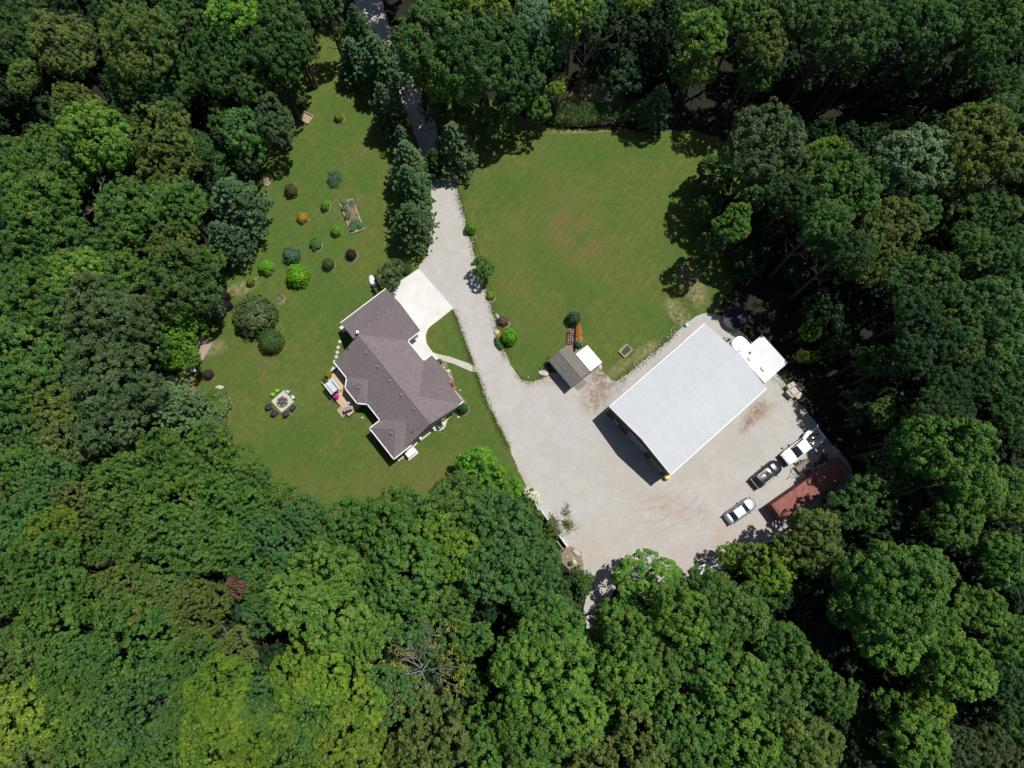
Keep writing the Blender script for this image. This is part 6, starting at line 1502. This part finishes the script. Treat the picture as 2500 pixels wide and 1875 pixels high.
# bedding plants of the shed flower bed: one small plant each
def bedding(name, col, fcol, seed, size=.17):
    r = np.random.default_rng(seed); n = 36
    d = unit(r.normal(size=(n, 3))); d[:, 2] = np.abs(d[:, 2]); P = d * size * r.uniform(.6, 1, n)[:, None] + np.array([0, 0, .05]); N = unit(d + np.array([0, 0, .6])); V = leaf_quads(P, N, .055, r)
    o = bpy.data.objects.new(name, raw_mesh(name, V, np.arange(len(V)).reshape(-1, 4), "petal")); C.objects.link(o); o.color = tuple(fcol) + (1,); return o
def rowset(name, fcol, pts, lb, grp, seed, size=.17):
    first = None
    for i, (x, y) in enumerate(pts):
        p = ZG(1260, 720, K1, x, y, .15)
        if first is None: first = bedding(name, None, fcol, seed, size); o = first
        else: o = first.copy(); C.objects.link(o)
        o.location = (p.x, p.y, .06); o.rotation_euler = (0, 0, rf.uniform(0, 6)); s = rf.uniform(.8, 1.2); o.scale = (s, s, s); tag(o, lb % ordn(i) if "%s" in lb else lb, "flower", grp)
rowset("marigold_plant", (.58, .22, .01), [(845 + 14 * math.sin(i * 2.1) + 6 * (i % 2), 385 + i * 11.5) for i in range(22)], "orange marigold, %s from the top of the orange row above the shed", "orange row of the shed flower bed", 1, .2)
rowset("dark_foliage_plant", (.035, .016, .012), [(800 - 12 * (i / 22) + 9 * math.sin(i * 2.6), 420 + i * 14.5) for i in range(24)], "dark leaved plant, %s from the top of the dark row above the shed", "dark middle row of the shed flower bed", 2, .2)
rowset("begonia_plant", (.16, .03, .03), [(757 - r_ * 32 - 10 * (i / 8) + (r_ - 1) * 0, 455 + r_ * 28 + i * 30) for r_ in range(3) for i in range(8 - r_)], "small dark red bedding plant on the pink mulch beside the shed", "red bedding plants of the shed flower bed", 3, .13)
# vegetable plants
for i in range(26):
    x = rf.uniform(-vL + .3, vL - .3); y = rf.uniform(-vW + .25, vW - .2); q = vbed.matrix_basis @ Vector((x, y, .2)) if False else None
    ca, sa = math.cos(vbed.rotation_euler.z), math.sin(vbed.rotation_euler.z)
for j, (x, y, r_, col, lb) in enumerate(((1220, 625, 9, (.10, .17, .09), "pale green vegetable plant at the top left of the vegetable bed"), (1330, 650, 9, (.03, .10, .03), "dark green vegetable plant at the top right of the vegetable bed"), (1225, 720, 8, (.06, .12, .05), "leafy vegetable plant on the left edge of the vegetable bed"), (1275, 790, 9, (.06, .12, .06), "grey green vegetable plant in the middle of the vegetable bed"), (1265, 840, 7, (.05, .13, .03), "small green vegetable plant left of centre in the vegetable bed"),
        (1345, 880, 7, (.10, .17, .05), "light green vegetable plant right of centre in the vegetable bed"), (1340, 950, 10, (.04, .13, .045), "broad leaved vegetable plant near the lower end of the vegetable bed"), (1400, 920, 11, (.04, .13, .045), "largest broad leaved vegetable plant of the vegetable bed"), (1440, 960, 8, (.05, .14, .05), "vegetable plant in the lower right corner of the vegetable bed"), (1395, 800, 4, (.45, .33, .02), "small yellow flower on the right edge of the vegetable bed"), (1330, 1010, 6, (.06, .13, .04), "vegetable plant at the lower left corner of the vegetable bed"))):
    s_ = shrub(620 + x / K1, 380 + y / K1, r_, .45, 's' if j % 2 else 'L', col, lb, name="vegetable_plant", cat="vegetable plant", grp="plants in the vegetable bed"); s_.location.z = .2
for j, (x, y) in enumerate(((1450, 790), (1480, 740), (1510, 720), (1470, 770), (1520, 750))):
    s_ = shrub(1260 + x / K1, 720 + y / K1, 5.5, .3, 's', (.10, .13, .09), "grey green plant in the raised planter, %s from the left" % ordn([0, 2, 3, 1, 4][j]), name="planter_plant", cat="plant", grp="plants in the raised planter"); s_.location.z = .24

# ================================================================== REEDS, DRY BUSH, UNDERGROWTH, EDGING
def blades(name, pts, h, w, m, col, seed, lean=.35):
    r = np.random.default_rng(seed); P = np.array(pts); n = len(P)
    hh = h * r.uniform(.6, 1.2, n); an = r.uniform(0, 6.28, n); d = np.stack([np.cos(an) * lean, np.sin(an) * lean, np.ones(n)], 1) + r.normal(size=(n, 3)) * .12
    tip = P + d * hh[:, None]; mid = P + d * hh[:, None] * .5 * np.array([.7, .7, 1.05]); s = np.stack([-np.sin(an), np.cos(an), np.zeros(n)], 1) * w
    V = np.stack([P - s, P + s, mid + s * 1.2, mid - s * 1.2, mid - s * 1.2, mid + s * 1.2, tip + s * .3, tip - s * .3], 1).reshape(-1, 3)
    o = bpy.data.objects.new(name, raw_mesh(name, V, np.arange(len(V)).reshape(-1, 4), m)); C.objects.link(o); o.color = tuple(col) + (1,); return o
def scatter_poly(poly, n, seed, z=0.0):
    r = random.Random(seed); xs = [p.x for p in poly]; ys = [p.y for p in poly]; out = []
    while len(out) < n:
        q = (r.uniform(min(xs), max(xs)), r.uniform(min(ys), max(ys)))
        if inside(q, [Vector((p.x, p.y)) for p in poly]): out.append((q[0], q[1], z))
    return out
KR = 5.53
def rp(l): return [ZG(1260, 130, KR, x, y) for x, y in l]
reed_poly = rp([(340, 880), (420, 700), (560, 640), (900, 720), (1300, 760), (1660, 700), (1700, 800), (1640, 870), (1300, 950), (900, 990), (640, 1000), (470, 960)])
sheet("reed_bank", rp([(330, 900), (430, 640), (700, 520), (950, 360), (1200, 420), (1500, 680), (1720, 700), (1720, 860), (1300, 960), (900, 1000), (640, 1010), (440, 960)]), .03, "soil", rag=.1)
tag(blades("reeds", scatter_poly(reed_poly, 7000, 3, .02), 1.5, .055, "needle", (.17, .26, .10), 4), kind="stuff", label="dense bank of green reeds along the top of the east lawn")
tag(blades("dry_reeds", scatter_poly(rp([(620, 640), (900, 590), (1250, 560), (1480, 700), (1500, 760), (1150, 770), (800, 740)]) , 2600, 5, .02) + scatter_poly(rp([(640, 985), (1000, 940), (1400, 880), (1660, 830), (1660, 880), (1300, 950), (900, 1000)]), 900, 6, .02), .9, .05, "needle", (.40, .37, .20), 7, .6), kind="stuff", label="straw coloured dry reeds behind and in front of the green reed bank")
p_ = ZG(1260, 130, KR, 1180, 520, .8)
t = shrub(1260 + 1170 / KR, 130 + 545 / KR, 44, 2.2, 'S', (.24, .26, .14), "wide dry grey green willow bush behind the reeds", .75, -.5, name="willow_bush", cat="bush")
t = shrub(1260 + 960 / KR, 130 + 440 / KR, 26, 2.0, 'S', (.20, .20, .12), "smaller dry bush at the dark upper end of the reed bank", name="willow_bush", cat="bush")
# undergrowth in the woods: low leafy clumps nobody could count
r = np.random.default_rng(77); pts = []
ru = random.Random(5)
while len(pts) < 2600:
    px, py = ru.uniform(-40, 2540), ru.uniform(-60, 1920); p = G(px, py, .6)
    if inside((p.x, p.y), clear) or (780 < px < 1010 and py < 340) or (1395 < px < 1500 and 1380 < py < 1700): continue
    pts.append((p.x, p.y, ru.uniform(.1, .9)))
pts = np.array(pts); k = 22
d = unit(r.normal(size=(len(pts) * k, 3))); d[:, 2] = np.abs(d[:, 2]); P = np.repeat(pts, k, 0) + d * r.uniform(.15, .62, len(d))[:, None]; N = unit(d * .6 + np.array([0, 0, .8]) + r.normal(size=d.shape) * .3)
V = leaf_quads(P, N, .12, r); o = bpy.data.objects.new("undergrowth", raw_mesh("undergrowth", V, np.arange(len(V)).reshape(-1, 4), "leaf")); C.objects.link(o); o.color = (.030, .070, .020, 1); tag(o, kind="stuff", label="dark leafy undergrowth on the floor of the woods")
# pale stones along the driveway's right edge
edge = [(1103, 400), (1110, 430), (1121, 480), (1131, 520), (1146, 565), (1156, 600), (1168, 650), (1182, 695), (1197, 740), (1209, 790), (1224, 840), (1240, 878)]
b = MB(); rs = random.Random(9)
for i in range(len(edge) - 1):
    for k in range(26):
        t_ = rs.random(); x = edge[i][0] + (edge[i + 1][0] - edge[i][0]) * t_ + rs.gauss(0, 4.2); y = edge[i][1] + (edge[i + 1][1] - edge[i][1]) * t_
        if i in (3, 4) and rs.random() < .3: continue
        p = G(x, y); s = rs.uniform(.04, .11); b.at(p.x, p.y, .045, rs.uniform(0, 3)).blobby(s, s * .8, s * .6, rs.randrange(99), 6, 3, .25)
for line, n, sp in (([(1035, 470), (1050, 520), (1052, 600)], 60, 3), ([(1480, 955), (1600, 858), (1655, 800)], 70, 6), ([(1289, 935), (1340, 925)], 40, 8), ([(1990, 1010), (1950, 940), (1925, 900)], 110, 9), ([(1380, 1345), (1425, 1400)], 40, 5), ([(1040, 395), (1046, 450)], 50, 4)):
    for k in range(n):
        i = rs.randrange(len(line) - 1); t_ = rs.random(); x = line[i][0] + (line[i + 1][0] - line[i][0]) * t_ + rs.gauss(0, sp); y = line[i][1] + (line[i + 1][1] - line[i][1]) * t_ + rs.gauss(0, sp * .5)
        p = G(x, y); s = rs.uniform(.04, .11); b.at(p.x, p.y, .045, rs.uniform(0, 3)).blobby(s, s * .8, s * .6, rs.randrange(99), 6, 3, .25)
tag(b.build("edging_stones", "stone_pale"), kind="stuff", label="small pale stones strewn along the driveway and yard edges")
# grass tufts roughening the seams between lawn, gravel and wood
def line_pts(line, n, sp, seed):
    r_ = random.Random(seed); o = []
    for k in range(n):
        i = r_.randrange(len(line) - 1); t_ = r_.random(); p = G(line[i][0] + (line[i + 1][0] - line[i][0]) * t_ + r_.gauss(0, sp), line[i][1] + (line[i + 1][1] - line[i][1]) * t_ + r_.gauss(0, sp)); o.append((p.x, p.y, .02))
    return o
tag(blades("grass_tufts", line_pts(edge, 3200, 6, 1) + line_pts([(1109, 758), (1140, 850), (1165, 915), (1182, 965), (1212, 1035), (1242, 1090)], 2600, 4.5, 2) + line_pts([(1080, 330), (1103, 400)], 500, 5, 8) + line_pts([(1260, 917), (1289, 935), (1340, 915)], 300, 4, 3) + line_pts([(1513, 930), (1590, 868), (1650, 812)], 700, 5, 4)
    + line_pts([(1895, 890), (1920, 930), (1960, 990)], 900, 14, 5) + line_pts([(1655, 640), (1690, 720), (1640, 800)], 700, 14, 6), .16, .02, "needle", (.10, .14, .03), 9, .8), kind="stuff", label="loose grass tufts along the gravel and lawn edges")
